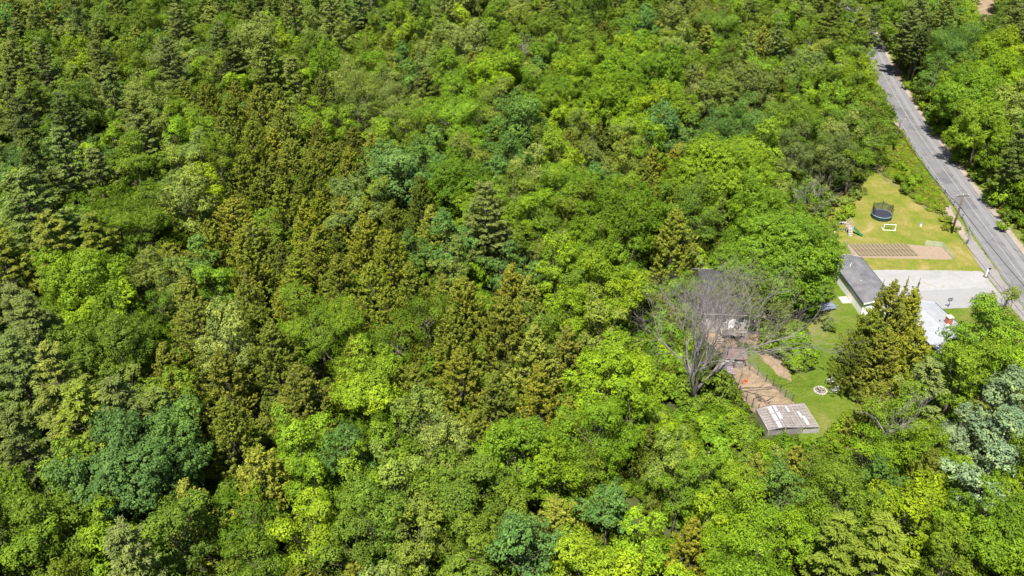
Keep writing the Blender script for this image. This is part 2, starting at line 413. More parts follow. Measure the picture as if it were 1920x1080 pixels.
def hemlock_crown(name, rad, h, z0=1.5, tips=430, power=.68, tiplen=.95, tr=.33, leaf=.2, up=.35, mat=None, lump=.2):
    nb = tips
    t = 1 - np.sqrt(1 - rng.uniform(0, .999, nb)) if power > .9 else rng.uniform(0, 1, nb) ** 1.15
    z = z0 + (h - z0) * t; a = rng.uniform(0, 6.283, nb)
    # lobes around the tree
    ph = rng.uniform(0, 6.28, 4); prof = rad * (1 - t) ** power * (1 + lump * np.sin(3 * a + ph[0] + z * .5) + lump * .7 * np.sin(5 * a + ph[1] - z * .9))
    rr = prof * np.where(rng.random(nb) < .6, rng.uniform(.82, 1.06, nb), rng.uniform(.35, .85, nb))
    # droop: branches lower at their ends
    C = np.stack([rr * np.cos(a), rr * np.sin(a), z - rr * .12 + rng.normal(0, .2, nb)], 1)
    out = np.stack([np.cos(a), np.sin(a), np.zeros(nb)], 1)
    D = unit(out * .75 + np.array([0, 0, up]) + rng.normal(0, .28, (nb, 3)))
    k = 42; ln = tiplen * rng.uniform(.6, 1.35, nb) * (.55 + .45 * (1 - t))
    u = rng.uniform(-1, 1, (nb, k, 1)); w = unit(rng.normal(size=(nb, k, 3))) * (rng.uniform(0, 1, (nb, k, 1)) ** .5)
    taper = (1 - np.clip(u, -.3, 1) ** 2 * .75) 
    P = C[:, None] + D[:, None] * u * ln[:, None, None] + w * tr * taper
    N = unit(w * 1.2 + out[:, None] * .2 + np.array([0, 0, .4]) + rng.normal(0, .25, P.shape))
    T = np.broadcast_to(D[:, None], P.shape) + rng.normal(0, .5, P.shape)
    cv = rng.normal(.48, .13, nb); Va = cv[:, None] + rng.normal(0, .13, (nb, k)) + .16 * u[..., 0]
    s = leaf * rng.uniform(.6, 1.3, nb * k)
    # leader
    kl = 70; ul = rng.uniform(0, 1, kl); PL = np.stack([rng.normal(0, .12, kl) * (1.2 - ul), rng.normal(0, .12, kl) * (1.2 - ul), h - 1.4 + ul * 2.1], 1)
    P = np.concatenate([P.reshape(-1, 3), PL]); N = np.concatenate([N.reshape(-1, 3), unit(rng.normal(size=(kl, 3)) + [0, 0, .4])])
    T = np.concatenate([T.reshape(-1, 3), rng.normal(0, .5, (kl, 3)) + [0, 0, 1]])
    s = np.concatenate([s, np.full(kl, leaf * .8)]); Va = np.concatenate([Va.ravel(), np.full(kl, .7)])
    me = card_mesh(name, P, N, T, s, .45, Va, NEEDLE)
    b = MB(); q = .03 * rad + .012 * h
    b.tube([(0, 0, -.2), (.05, 0, h * .5), (0, 0, h - .3)], [q, q * .6, .03], 6)
    for i in range(0, nb, 8):
        e = Vector(C[i]); b.tube([(0, 0, e.z + rr[i] * .1 + .2), e], [.05, .015], 4, False)
    tm = b.mesh(name + '_wood', True); tm.materials.append(DARKBARK)
    return me, tm

def pine_crown(name, rad, h, z0=6.0, step=1.15, leaf=.215):
    P = []; N = []; T = []; Va = []; b = MB(); q = .012 * h + .1
    b.tube([(0, 0, -.2), (.1, .05, h * .5), (0, 0, h - .2)], [q, q * .6, .04], 7)
    z = z0
    while z < h - .4:
        t = (z - z0) / (h - z0)
        L0 = rad * (1 - t) ** .75 * (.6 + .4 * min(1, t * 5)) * random.uniform(.8, 1.1) + .3
        nb = random.choice((4, 5, 5, 6)); a0 = random.random() * 6.28
        for i in range(nb):
            if random.random() < .12: continue
            a = a0 + 6.283 * i / nb + random.uniform(-.3, .3); L = L0 * random.uniform(.6, 1.15)
            o = np.array([math.cos(a), math.sin(a), 0.]); up = .12 + .5 * t
            f = lambda u: np.array([0, 0, z + random.uniform(-.05, .05)]) + o * L * u + np.array([0, 0, L * (up * u - .18 * u + .22 * u * u)])
            b.tube([f(0), f(.5), f(1)], [.05 + .012 * L, .04, .012], 4, False)
            nt_ = max(3, int(L * 2.0)); br = random.uniform(-.12, .12)
            for j in range(nt_):
                u = .38 + .66 * (j + random.random() * .6) / nt_
                sp = (1.15 - abs(u - .75)) * .26 * L
                side = np.array([-o[1], o[0], 0]) * random.uniform(-1, 1) * sp
                c = f(u) + side + np.array([0, 0, random.uniform(.0, .22)])
                k = 44; w = unit(rng.normal(size=(k, 3))) * (rng.uniform(0, 1, (k, 1)) ** .5)
                p_ = c + w * np.array([.55, .55, .27]) + o * .1
                P.append(p_); N.append(unit(w * .6 + np.array([0, 0, .9]) + rng.normal(0, .3, w.shape)))
                T.append(w * .8 + o * .6 + np.array([0, 0, .3])); Va.append(.5 + br + rng.normal(0, .15, k) + random.uniform(-.12, .12))
        z += step * random.uniform(.75, 1.25) * (1.0 - .35 * t)
    P = np.concatenate(P); N = np.concatenate(N); T = np.concatenate(T); Va = np.concatenate(Va)
    me = card_mesh(name, P, N, T, leaf * rng.uniform(.6, 1.3, len(P)), .34, Va, NEEDLE)
    tm = b.mesh(name + '_wood', True); tm.materials.append(DARKBARK)
    return me, tm

# kind: (object name, [(crown mesh, wood mesh, radius, height, crown centre)])
K = {}
def reg(code, fn, *a, cz=None, rad=None, h=None, **k):
    me, tm = fn('%s_crown' % {'M': 'maple', 'A': 'ash', 'B': 'oak', 'H': 'hemlock', 'P': 'pine', 'S': 'spruce', 'U': 'shrub'}[code], *a, **k)
    K.setdefault(code, []).append((me, tm, a[0], a[1], cz))
for rad, h, ch in ((3.2, 11.5, 9.0), (3.3, 12.5, 9.5), (4.5, 14.0, 10.5), (4.6, 14.5, 11.0), (4.5, 13.5, 10.0), (6.4, 16.0, 12.5), (6.6, 16.5, 13.0)):
    reg('M', broad_crown, rad, h, ch, cz=h - ch / 2)
reg('M', broad_crown, 8.8, 16.5, 15.6, cz=8.7, nl=78, ragged=.10, density=1.1)
for rad, h, ch in ((3.3, 12.0, 9.0), (4.4, 13.5, 10.0), (4.5, 13.0, 10.0), (6.3, 15.5, 12.0)):
    reg('A', broad_crown, rad, h, ch, leaf=.18, clump=.52, ragged=.26, flat=.6, density=1.1, cz=h - ch / 2)
for rad, h, ch in ((3.4, 12.0, 8.5), (4.6, 14.0, 10.0), (6.5, 16.0, 12.0)):
    reg('B', broad_crown, rad, h, ch, leaf=.24, clump=.42, ragged=.32, flat=.9, density=.95, cz=h - ch / 2)
for rad, h, pw in ((3.2, 11.5, .55), (4.0, 13.0, .7), (4.2, 12.5, .5), (4.6, 14.5, .75), (5.3, 14.5, .66), (5.6, 14.0, .5)):
    reg('H', hemlock_crown, rad, h, tips=int(300 * (rad / 3.8) ** 1.75), power=pw, tiplen=.85, tr=.34, leaf=.165, up=.8, lump=.26, cz=h * .5)
for rad, h in ((3.4, 16.0), (4.5, 19.0), (4.8, 20.0), (5.8, 21.0)):
    reg('P', pine_crown, rad, h, cz=h * .62)
for rad, h in ((1.9, 14.0), (2.4, 16.0)):
    reg('S', hemlock_crown, rad, h, tips=240, power=.95, tiplen=.7, tr=.26, up=.1, leaf=.16, lump=.1, cz=h * .5)
for rad, h, ch in ((1.4, 2.2, 2.1), (2.1, 3.2, 3.0)):
    reg('U', broad_crown, rad, h, ch, leaf=.24, clump=.38, cz=h - ch / 2)

TINT = {
 'mid': (.114, .174, .015), 'bright': (.140, .228, .012), 'yellow': (.186, .276, .012), 'blue': (.096, .175, .032), 'dark': (.092, .156, .009),
 'pale': (.168, .216, .036), 'silver': (.20, .27, .105), 'olive': (.152, .176, .019), 'golden': (.198, .214, .024), 'moss': (.104, .128, .015),
 'grey': (.138, .175, .034), 'lime': (.168, .208, .028), 'deep': (.086, .115, .022)}
ADJ = {'mid': 'mid-green', 'bright': 'bright green', 'yellow': 'yellow-green', 'blue': 'blue-green', 'dark': 'deep green', 'pale': 'pale green', 'silver': 'silvery',
       'olive': 'olive', 'golden': 'golden-olive', 'moss': 'dark olive', 'grey': 'grey-green', 'lime': 'yellowish', 'deep': 'dark'}  # lime is a yellowish foliage tint
SPEC = {'M': ('maple_tree', 'M', 'maple'), 'A': ('ash_tree', 'A', 'ash'), 'B': ('oak_tree', 'B', 'oak'), 'Y': ('birch_tree', 'M', 'birch'), 'W': ('poplar_tree', 'B', 'poplar'),
        'H': ('hemlock_tree', 'H', 'hemlock'), 'P': ('pine_tree', 'P', 'pine'), 'S': ('spruce_tree', 'S', 'spruce'), 'U': ('shrub', 'U', 'shrub')}
DEF = {'M': 'bright', 'A': 'dark', 'B': 'blue', 'Y': 'yellow', 'W': 'silver', 'H': 'olive', 'P': 'grey', 'S': 'deep', 'U': 'bright'}

#@@TREES@@
# crown centre in the photo, crown radius (pixels), kind, colour
HAND = '''
420 100 42 P deep|497 118 42 P lime|322 125 42 P|145 100 30 P|85 125 34 P|60 190 36 P|128 235 45 P deep|190 130 32 P|262 240 45 P|215 185 36 P|28 130 32 P lime|25 215 38 P|268 275 40 P
513 30 24 P|560 40 24 H moss|290 15 34 A|255 45 28 M mid|60 25 36 M pale|180 30 28 M mid|130 20 26 M mid|353 203 38 H olive|392 200 30 H olive|440 235 40 H|490 215 42 H|535 250 42 H|575 215 30 H moss|480 290 44 H|425 270 34 H|525 205 30 H
328 272 30 M bright|300 190 26 A|245 315 36 H moss|285 240 28 M pale|362 300 36 M pale|190 340 34 P|460 345 32 H|520 345 38 H olive|600 275 30 H|598 235 32 M bright|160 225 26 M mid|20 330 40 M blue|640 60 24 H|690 110 24 H|240 20 22 S|460 30 26 M mid|350 40 24 M mid|590 120 28 M mid
60 410 80 P|15 500 60 P lime|110 480 60 P lime|155 420 44 A|260 425 62 A dark|350 388 46 B pale|400 360 30 H|165 548 72 M bright|225 590 40 M yellow|75 640 62 P|45 720 66 P|120 740 66 P lime|270 625 36 A dark|300 575 32 A|330 545 36 M pale|400 475 42 H|465 510 52 H olive|535 400 42 H|580 440 42 H|500 370 34 H|380 640 66 H olive|470 590 44 H olive|520 690 70 H|325 720 55 H|600 620 72 A bright|430 740 66 H|570 760 70 H|380 420 34 H golden
665 400 46 M pale|748 335 48 B|790 395 40 H moss|705 385 30 M pale|690 475 56 H|650 430 42 H golden|735 505 54 H|775 560 44 H|690 430 36 H|910 415 54 P|850 455 42 B|850 505 34 B pale|945 505 36 B|800 595 44 A dark|870 585 50 H|960 560 42 H golden|850 660 62 H|945 630 56 H|1000 690 56 H golden|865 730 62 H|780 750 56 H olive|1000 405 36 M bright|1035 450 34 M mid|1130 420 54 B dark|1098 490 52 M bright|1140 555 62 M yellow|1060 610 42 M bright|1165 380 40 A bright|1260 468 58 H golden|1290 540 26 A dark|1075 560 36 M mid|1130 715 62 Y yellow|1185 735 42 Y yellow|930 770 54 H olive|1010 760 48 H golden|640 545 46 H olive|600 500 44 H|560 540 40 H
700 560 40 H olive|740 640 44 A dark|730 600 36 H
1460 486 98 M bright|1348 345 84 M bright|1300 415 44 A mid|1290 385 40 M mid|1240 250 34 B blue|1345 185 34 B grey|1560 290 44 A grey|1635 255 44 A mid|1590 240 36 M mid|1510 265 40 M bright|1450 240 38 A mid|1220 330 30 H olive|1350 265 32 A blue|1600 300 34 A mid|1640 190 26 A mid|1560 205 28 M mid|1250 195 28 M bright|1195 220 26 M yellow
920 165 32 M yellow|1025 110 28 H moss|1035 165 26 H moss|800 175 26 P deep|870 60 26 H moss|960 110 26 H moss|1035 30 26 P|1105 60 14 S deep|1110 160 34 M bright|1150 145 30 M bright|670 175 38 A pale|730 200 30 A pale|990 230 30 A bright|1210 30 20 S deep|780 110 24 H moss|610 60 24 H moss|900 85 22 S deep|870 280 34 A bright|950 290 30 B blue|700 300 30 H golden|760 290 28 A mid|600 320 34 H olive|660 330 32 H golden|1020 310 30 H olive|1120 280 28 H moss|1170 300 28 H olive|1060 240 28 M yellow|820 230 26 A mid|1280 110 20 M pale|1320 90 22 P lime
240 880 100 B blue|330 850 60 B blue|160 920 60 M mid|120 1000 74 M mid|340 1010 64 M mid|230 1040 60 M bright|500 915 66 H golden|392 1030 44 H golden|575 840 56 M bright|575 1010 60 M yellow|690 735 58 M yellow|165 800 62 P lime|50 860 60 P|235 790 56 P|310 790 40 P|795 815 56 M pale|690 830 42 A dark|740 865 56 M mid|870 930 74 M mid|700 980 66 M mid|965 860 72 M bright|1035 900 50 M bright|1040 1010 66 H golden|1110 825 66 A bright|1215 850 28 H moss|1140 960 46 B blue|1190 1045 54 Y yellow|780 1020 56 M pale|650 1050 52 M mid|900 1040 52 M mid|480 1060 50 A mid|70 1060 60 M mid|30 960 46 M dark|1090 890 40 A mid
1420 1000 74 A bright|1520 1000 56 A bright|1570 940 66 A mid|1480 900 40 H golden|1410 915 36 H golden|1690 975 62 Y yellow|1760 1010 46 Y yellow|1840 905 58 W silver|1880 820 60 W silver|1800 870 34 W silver|1780 900 30 Y yellow|1690 805 58 A bright|1740 850 46 A bright|1630 850 48 A bright|1640 1050 62 P lime|1560 1040 50 P lime|1850 1010 70 M bright|1770 1060 46 M mid|1330 985 38 M yellow|1290 1040 44 H golden|1350 1050 40 A bright|1630 780 40 H olive|1725 745 46 P grey|1680 760 34 H olive|1900 960 40 M yellow|1650 905 34 B blue|1510 880 36 A mid|1270 930 40 M bright|1320 900 36 M bright
1656 612 58 H golden|1696 612 46 H golden|1622 650 50 H olive|1650 684 50 H golden|1708 684 46 H golden|1600 690 30 H moss|1640 590 15 S olive|1686 580 14 S golden|1707 584 13 S olive|1860 640 62 M bright|1900 700 50 M bright|1815 700 48 M bright|1770 705 36 M bright|1870 590 30 M pale|1790 655 18 U bright
1810 190 50 M bright|1880 160 52 M yellow|1838 245 46 M bright|1900 235 46 B pale|1780 90 40 A blue|1760 140 36 A blue|1885 110 46 M yellow|1900 60 38 P|1700 60 34 P|1720 30 30 P|1660 40 28 M bright|1690 15 26 M bright|1765 40 30 P|1705 95 20 M mid|1608 72 34 P lime|1632 60 26 P grey|1600 20 26 M mid|1560 40 30 P grey|1600 110 30 M mid|1620 150 20 M yellow|1900 300 34 P grey|1870 280 36 M bright|1752 220 14 U dark|1730 80 22 A blue|1590 175 26 M mid
'''
FILL_VIS = [  # parts of the photo that stay open (pixels): no random crown may cover them
 [(1630, 95), (1662, 105), (1690, 140), (1730, 175), (1760, 235), (1790, 285), (1840, 340), (1925, 430), (1925, 570), (1850, 580), (1812, 630), (1780, 650), (1750, 600), (1640, 560), (1610, 585), (1556, 540), (1580, 480), (1560, 400), (1570, 365), (1640, 330), (1680, 268), (1676, 210), (1650, 170)],
 [(1330, 585), (1420, 615), (1470, 595), (1560, 575), (1575, 640), (1560, 700), (1600, 745), (1590, 790), (1545, 825), (1430, 840), (1405, 770), (1340, 700)],
 [(1180, 600), (1250, 520), (1330, 480), (1430, 520), (1440, 600), (1350, 640), (1330, 790), (1250, 790), (1180, 660)],
 [(1832, -30), (1872, -30), (1866, 34), (1832, 38)], [(1588, 0), (1612, 0), (1612, 26), (1588, 26)],
 [(1490, 335), (1560, 335), (1560, 400), (1490, 400)]]
CLEAR = [  # open ground (pixels on the ground): no trunk stands here
 [(1570, 350), (1640, 300), (1690, 240), (1930, 560), (1990, 760), (1700, 800), (1620, 860), (1420, 850), (1370, 720), (1310, 650), (1310, 590), (1400, 560), (1560, 560), (1545, 400)]]
VISP = [np.array(v, float) for v in FILL_VIS]
CLRP = [np.array([tuple(at(*q)[:2]) for q in v]) for v in CLEAR]

def road_dist(x, y):
    return np.sqrt(((RC - np.array([x, y])) ** 2).sum(1)).min()

trees = []   # dicts
def solve(cx, cy, rpx, code, tint, hf=1.0):
    var = K[SPEC[code][1]]
    z = 9.0
    for _ in range(6):
        g = at(cx, cy, z); s = proj(g.x, g.y, z)[2]; r = rpx / s
        i = int(np.argmin([abs(v[2] - r) + (0 if (j * 7 + int(cx)) % 3 else .35) for j, v in enumerate(var)])); v = var[i]
        sx = r / v[2]; sz = (.5 + .5 * sx) * hf; z = v[4] * sz
    return dict(x=g.x, y=g.y, r=r, code=code, tint=tint, i=i, sx=sx, sz=sz, cx=cx, cy=cy, rpx=rpx, hand=True)

for line in HAND.strip().splitlines():
    for e in line.split('|'):
        a = e.split(); code = a[3]
        trees.append(solve(float(a[0]), float(a[1]), float(a[2]) * (1.0 if code != 'P' else 1.12), code, a[4] if len(a) > 4 else DEF[code], 1 + random.uniform(-.06, .06)))

HX = np.array([(t['x'], t['y']) for t in trees]); HC = [(t['code'], t['tint']) for t in trees]
xs = [t['x'] for t in trees]; ys = [t['y'] for t in trees]; rs = [t['r'] for t in trees]
MIX_TOP = [('M', 'mid')] * 6 + [('M', 'bright')] * 3 + [('M', 'pale')] * 6 + [('A', 'mid')] * 3 + [('H', 'olive')] * 3 + [('H', 'moss')] * 2 + [('P', 'grey')] * 3 + [('S', 'deep')] * 1 + [('B', 'blue')] * 2 + [('Y', 'yellow')] * 2 + [('H', 'golden')]
RAD = {'M': (3.4, 6.3), 'A': (3.6, 6.4), 'B': (3.3, 5.6), 'Y': (3.0, 4.8), 'W': (2.8, 4.6), 'H': (3.7, 5.9), 'P': (3.7, 5.6), 'S': (1.5, 2.3), 'U': (1.0, 2.0)}
AX = np.array(xs + [0.0] * 6000); AY = np.array(ys + [0.0] * 6000); AR = np.array(rs + [0.0] * 6000); na = len(xs)
ZONES = [('H', .82, [(340, 170), (620, 180), (650, 320), (830, 420), (860, 560), (1000, 640), (1085, 700), (1085, 830), (700, 830), (420, 860), (240, 770), (330, 620), (310, 430), (430, 330)]),
         ('P', .70, [(-300, 300), (170, 300), (190, 500), (150, 640), (260, 780), (200, 840), (-300, 900)]),
         ('P', .50, [(-300, 50), (560, 20), (570, 170), (300, 300), (-300, 300)]), ('P', .35, [(560, -60), (1600, -60), (1600, 60), (560, 60)]), ('P', .45, [(1640, -80), (1930, -80), (1930, 70), (1640, 70)])]
ZONEP = [(c, p_, np.array(z, float)) for c, p_, z in ZONES]
for att in range(70000):
    y = random.uniform(44, 395); zc = y * .8406 + 45
    if random.random() > zc / 380: continue
    x = random.uniform(-1, 1) * (.62 * zc + 14)
    if (np.sqrt((AX[:na] - x) ** 2 + (AY[:na] - y) ** 2) / (AR[:na] + (3.0 if att < 35000 else 1.9))).min() < .72: continue
    d = (HX[:, 0] - x) ** 2 + (HX[:, 1] - y) ** 2; j = int(np.argmin(d))
    near = d[j] < (14 ** 2 if HC[j][0] not in 'HPS' else (10 ** 2 if y < 150 else 5 ** 2))
    if near and random.random() < .7: code, tint = HC[j]
    else:
        code, tint = random.choice(MIX_TOP)
        if x > 60 and y < 110 and code in 'SH': code, tint = 'M', 'bright'
    q_ = proj(x, y, 9); pick = None
    for c_, pr_, zp in ZONEP:
        if inside_dist(np.array([q_[:2]]), zp)[0] > 0:
            if random.random() < pr_: code = c_; tint = random.choice({'H': ('olive', 'olive', 'golden', 'moss'), 'P': ('grey', 'lime', 'grey', 'deep')}[c_])
            elif code == 'H' and c_ == 'P': code, tint = 'M', 'mid'
            break
    if code == 'U': code, tint = 'M', 'bright'
    if att >= 35000 and code in 'P': code, tint = random.choice((('M', 'mid'), ('A', 'mid'), ('M', 'bright'), ('A', 'dark')))
    if random.random() < .22 and code in 'MA': tint = random.choice(('mid', 'bright', 'pale', 'dark', 'bright'))
    lo, hi = RAD[code]; r = random.uniform(lo, hi) if att < 35000 else random.uniform(lo * .75, lo * 1.1)
    dd = np.sqrt((AX[:na] - x) ** 2 + (AY[:na] - y) ** 2) / (AR[:na] + r)
    if dd.min() < (.81 if att < 35000 else .74): continue
    if road_dist(x, y) < 7.2 + r * .45: continue
    if any(inside_dist(np.array([[x, y]]), c)[0] > 0 for c in CLRP): continue
    var = K[SPEC[code][1]]; i = int(np.argmin([abs(v[2] - r) + random.random() * .5 for v in var])); v = var[i]
    sx = r / v[2]; sz = (.5 + .5 * sx) * (random.uniform(.74, 1.08) if code == 'H' else random.uniform(.82, 1.24)); h = v[3] * sz; cz = v[4] * sz
    cx, cy, s = proj(x, y, cz); top = proj(x, y, h * 1.03)
    if cx > 1100:
        pts = [(cx + f_ * r * s * math.cos(a), cy + f_ * (cy - top[1]) * math.sin(a)) for f_ in (1, .75, .45) for a in np.linspace(0, 6.283, 13)] + [(cx, cy), top[:2], proj(x, y, h * .25)[:2]]
        pts = np.array(pts)
        if any((inside_dist(pts, p_) > 0).any() for p_ in VISP): continue
    AX[na], AY[na], AR[na] = x, y, r; na += 1
    trees.append(dict(x=x, y=y, r=r, code=code, tint=tint, i=i, sx=sx, sz=sz, cx=cx, cy=cy, rpx=r * s, hand=False))
print('trees', len(trees), 'tris', sum(len(v[0].polygons) * 2 + len(v[1].polygons) * 2 for l in K.values() for v in l))

# low bright shrubs by the bare tree, along the yard and the embankment, given by photo pixel
SHR = '''1200 690 34 yellow|1225 610 22 mid|1258 590 22 bright|1280 620 20 mid|1240 640 22 dark|1290 655 18 mid|1262 560 18 mid|1160 660 22 bright|1240 670 30 yellow|1235 720 34 yellow||1200 760 40 bright|1345 770 28 bright|1375 790 28 bright|1310 800 34 bright|1365 745 20 bright|1250 815 36 yellow|1390 820 28 bright|1340 840 36 bright|1290 860 36 yellow|1440 845 24 bright|1400 860 30 mid|1480 835 18 bright|1240 880 36 bright|1375 900 34 bright|1470 860 28 pale|1340 680 14 mid|1590 395 13 yellow|1575 408 12 yellow|1545 392 16 mid|1560 375 14 pale|1590 378 12 pale|1605 362 12 pale|1545 360 14 mid|1450 640 24 pale|1470 632 22 pale|1495 640 22 bright|1480 655 24 bright|1505 660 22 bright|1520 665 14 bright|1490 678 20 bright|1465 655 20 bright|1512 682 14 bright|1440 628 14 bright|1502 620 14 mid|1715 340 14 bright|1690 312 12 bright|1700 355 11 bright|1690 335 12 bright|1560 830 20 bright|1600 790 22 bright|1582 815 20 bright|1530 838 18 bright|1610 330 14 mid|1550 345 14 mid|1290 722 20 yellow|1262 735 22 bright|1225 700 24 yellow|1275 795 24 bright|1320 792 22 bright|1240 790 26 yellow|1345 800 24 bright|1345 745 18 bright|1880 425 10 yellow|1895 405 16 dark|1870 370 18 dark|1790 298 9 bright|1778 262 9 yellow|1755 245 9 yellow|1745 225 9 bright|1730 200 8 yellow|1700 160 8 bright|1690 115 8 bright|1840 330 16 dark|1880 345 18 dark|1910 380 18 dark|1555 610 12 mid|1420 600 14 mid|1405 612 12 mid'''
shrubs = []
for e in SHR.split('|'):
    a = e.split()
    if not a: continue
    shrubs.append(solve(float(a[0]), float(a[1]), float(a[2]), 'U', a[3], 1.0))

# ---- instance them
def copy_tree(src_root, kids):
    c = src_root.copy(); COL.objects.link(c)
    out = []
    for k in kids:
        q = k.copy(); COL.objects.link(q); q.parent = c; out.append(q)
    return c, out
SRC = {}
def place(t):
    name, fam, word = SPEC[t['code']]; key = (t['code'], t['i'])
    v = K[fam][t['i']]
    if key not in SRC:
        r_ = empty(name, (0, 0, 0)); cr = link('crown', v[0], None, r_); tr = link('trunk', v[1], None, r_)
        if t['code'] == 'U': tr.name = 'stem'
        SRC[key] = (r_, [cr, tr]); ro, ks = r_, [cr, tr]
    else:
        ro, ks = copy_tree(*SRC[key])
    ro.location = (t['x'], t['y'], 0); ro.rotation_euler = (0, 0, random.uniform(0, 6.283))
    ro.scale = (t['sx'], t['sx'], t['sz'])
    ks[0]['tint'] = jitter(t['tint'])
    t['obj'] = ro; return ro
def jitter(tn):
    c = TINT[tn]; g = random.uniform(.84, 1.18); h_ = random.uniform(.93, 1.09)
    return [c[0] * g * h_, c[1] * g, c[2] * g * random.uniform(.75, 1.3)]

REGC = ['at the left edge', 'in the left part', 'left of centre', 'in the middle', 'right of centre', 'in the right part', 'at the right edge']
REGR = ['of the farthest woods', 'of the far woods', 'of the upper woods', 'of the mid-distance woods', 'of the lower woods', 'of the near woods', 'of the nearest woods']
SIZE = ['small', 'medium', 'broad']
def seen(t):
    h = K[SPEC[t['code']][1]][t['i']][3] * t['sz']; tp = proj(t['x'], t['y'], h)
    return -t['rpx'] * .7 < t['cx'] < 1920 + t['rpx'] * .7 and tp[1] < 1080 - 8 and t['cy'] > -12
inv = [t for t in trees if seen(t)]
ind = []; far = [t for t in trees if not seen(t)]
for code in SPEC:
    l = sorted([t for t in inv if t['code'] == code], key=lambda t: -t['rpx'])
    ind += l[:300]; far += l[300:]
print('individual', len(ind), 'stuff', len(far), {c: sum(t['code'] == c for t in inv) for c in SPEC})
def where(t):
    c = min(6, max(0, int(t['cx'] / 1920 * 7))); r_ = min(6, max(0, int(t['cy'] / 1080 * 7)))
    return REGC[c] + ' ' + REGR[r_]
def size_word(t):
    return SIZE[0 if t['r'] < 3.1 else (1 if t['r'] < 4.3 else 2)]
ORD = ['first', 'second', 'third', 'fourth', 'fifth', 'sixth', 'seventh', 'eighth', 'ninth', 'tenth', 'eleventh', 'twelfth', 'thirteenth', 'fourteenth', 'fifteenth', 'sixteenth', 'seventeenth', 'eighteenth', 'nineteenth']
ORD += [tn + u for tn, tz in (('twent', 0), ('thirt', 0), ('fort', 0), ('fift', 0)) for u in ['ieth'] + ['y-' + w for w in ORD[:9]]]
def name_them(items, labeller, cat, groupf):
    by = {}
    for t in items: by.setdefault(labeller(t), []).append(t)
    for lab, l in by.items():
        l.sort(key=lambda t: t['cx'])
        for i, t in enumerate(l):
            if len(l) == 1: s = lab
            elif i == 0: s = 'leftmost ' + lab
            elif i == len(l) - 1: s = 'rightmost ' + lab
            elif len(l) == 3: s = 'middle ' + lab
            else: s = ORD[min(i, 58)] + ' from left, ' + lab
            tag(t['obj'], s, cat, groupf(t))
for t in sorted(ind, key=lambda t: -t['rpx']): place(t)
name_them(ind, lambda t: '%s %s %s %s' % (size_word(t), ADJ[t['tint']], SPEC[t['code']][2], where(t)), 'tree', lambda t: SPEC[t['code']][2] + ' trees of the forest')
for t in shrubs: place(t)
def sh_where(t):
    x, y = t['cx'], t['cy']
    if x < 1500 and y > 700: return 'in the thicket below the bare dead tree'
    if x < 1290: return 'in the thicket left of the bare dead tree'
    if x > 1740 and y < 460: return 'beside the right shoulder of the road'
    if x > 1680 and y < 400: return 'on the rough bank beside the guardrail'
    if x > 1540 and y < 420: return 'on the upper edge of the play lawn'
    if 1430 < x < 1535 and y < 700: return 'in the oval thicket on the yard lawn'
    if y > 700: return 'at the lower edge of the yard lawn'
    return 'near the old house in the yard'
name_them(shrubs, lambda t: ADJ[t['tint']] + ' leafy shrub ' + sh_where(t), 'shrub', lambda t: 'shrubs ' + sh_where(t))

# ---- uncountable remainder, by geometry nodes
def scatter(name, code_list, pts, label):
    """pts: (x, y, z, rz, sx, sz, idx, tint)"""
    col = bpy.data.collections.new(name + '_sources')
    for q, (me, nm) in enumerate(code_list):
        o = bpy.data.objects.new('%s_source_%02d' % (nm, q), me); col.objects.link(o)
    me = bpy.data.meshes.new(name); me.from_pydata([p_[:3] for p_ in pts], [], [])
    A = lambda nm, ty, vals, key: me.attributes.new(nm, ty, 'POINT').data.foreach_set(key, np.array(vals).ravel())
    A('rot', 'FLOAT_VECTOR', np.array([(0, 0, p_[3]) for p_ in pts], np.float32), 'vector')
    A('scl', 'FLOAT_VECTOR', np.array([(p_[4], p_[4], p_[5]) for p_ in pts], np.float32), 'vector')
    A('idx', 'INT', np.array([p_[6] for p_ in pts], np.int32), 'value')
    A('tint', 'FLOAT_VECTOR', np.array([p_[7] for p_ in pts], np.float32), 'vector')
    o = link(name, me, None); tag(o, label, 'forest' if 'wood' in name else 'undergrowth', None, 'stuff')
    ng = bpy.data.node_groups.new(name + '_nodes', 'GeometryNodeTree')
    ng.interface.new_socket('Geometry', in_out='INPUT', socket_type='NodeSocketGeometry')
    ng.interface.new_socket('Geometry', in_out='OUTPUT', socket_type='NodeSocketGeometry')
    N = ng.nodes; gi = N.new('NodeGroupInput'); go = N.new('NodeGroupOutput'); ip = N.new('GeometryNodeInstanceOnPoints')
    ci = N.new('GeometryNodeCollectionInfo'); ci.inputs['Collection'].default_value = col
    ci.inputs['Separate Children'].default_value = True; ci.inputs['Reset Children'].default_value = True
    ip.inputs['Pick Instance'].default_value = True
    L = ng.links
    L.new(gi.outputs[0], ip.inputs['Points']); L.new(ci.outputs[0], ip.inputs['Instance'])
    for nm, ty, sock in (('rot', 'FLOAT_VECTOR', 'Rotation'), ('scl', 'FLOAT_VECTOR', 'Scale'), ('idx', 'INT', 'Instance Index')):
        a = N.new('GeometryNodeInputNamedAttribute'); a.data_type = ty; a.inputs[0].default_value = nm
        L.new(a.outputs[0], ip.inputs[sock])
    L.new(ip.outputs[0], go.inputs[0])
    md = o.modifiers.new('scatter', 'NODES'); md.node_group = ng
    return o
srcs = []; base = {}
for fam in 'MABHPS':
    base[fam] = len(srcs)
    for v in K[fam]: srcs.append((v[0], 'crown'))
pts = [(t['x'], t['y'], 0, random.uniform(0, 6.28), t['sx'], t['sz'], base[SPEC[t['code']][1]] + t['i'], jitter(t['tint'])) for t in far]
if pts: scatter('distant_woodland', srcs, pts, 'far mixed forest fading out beyond the countable trees')
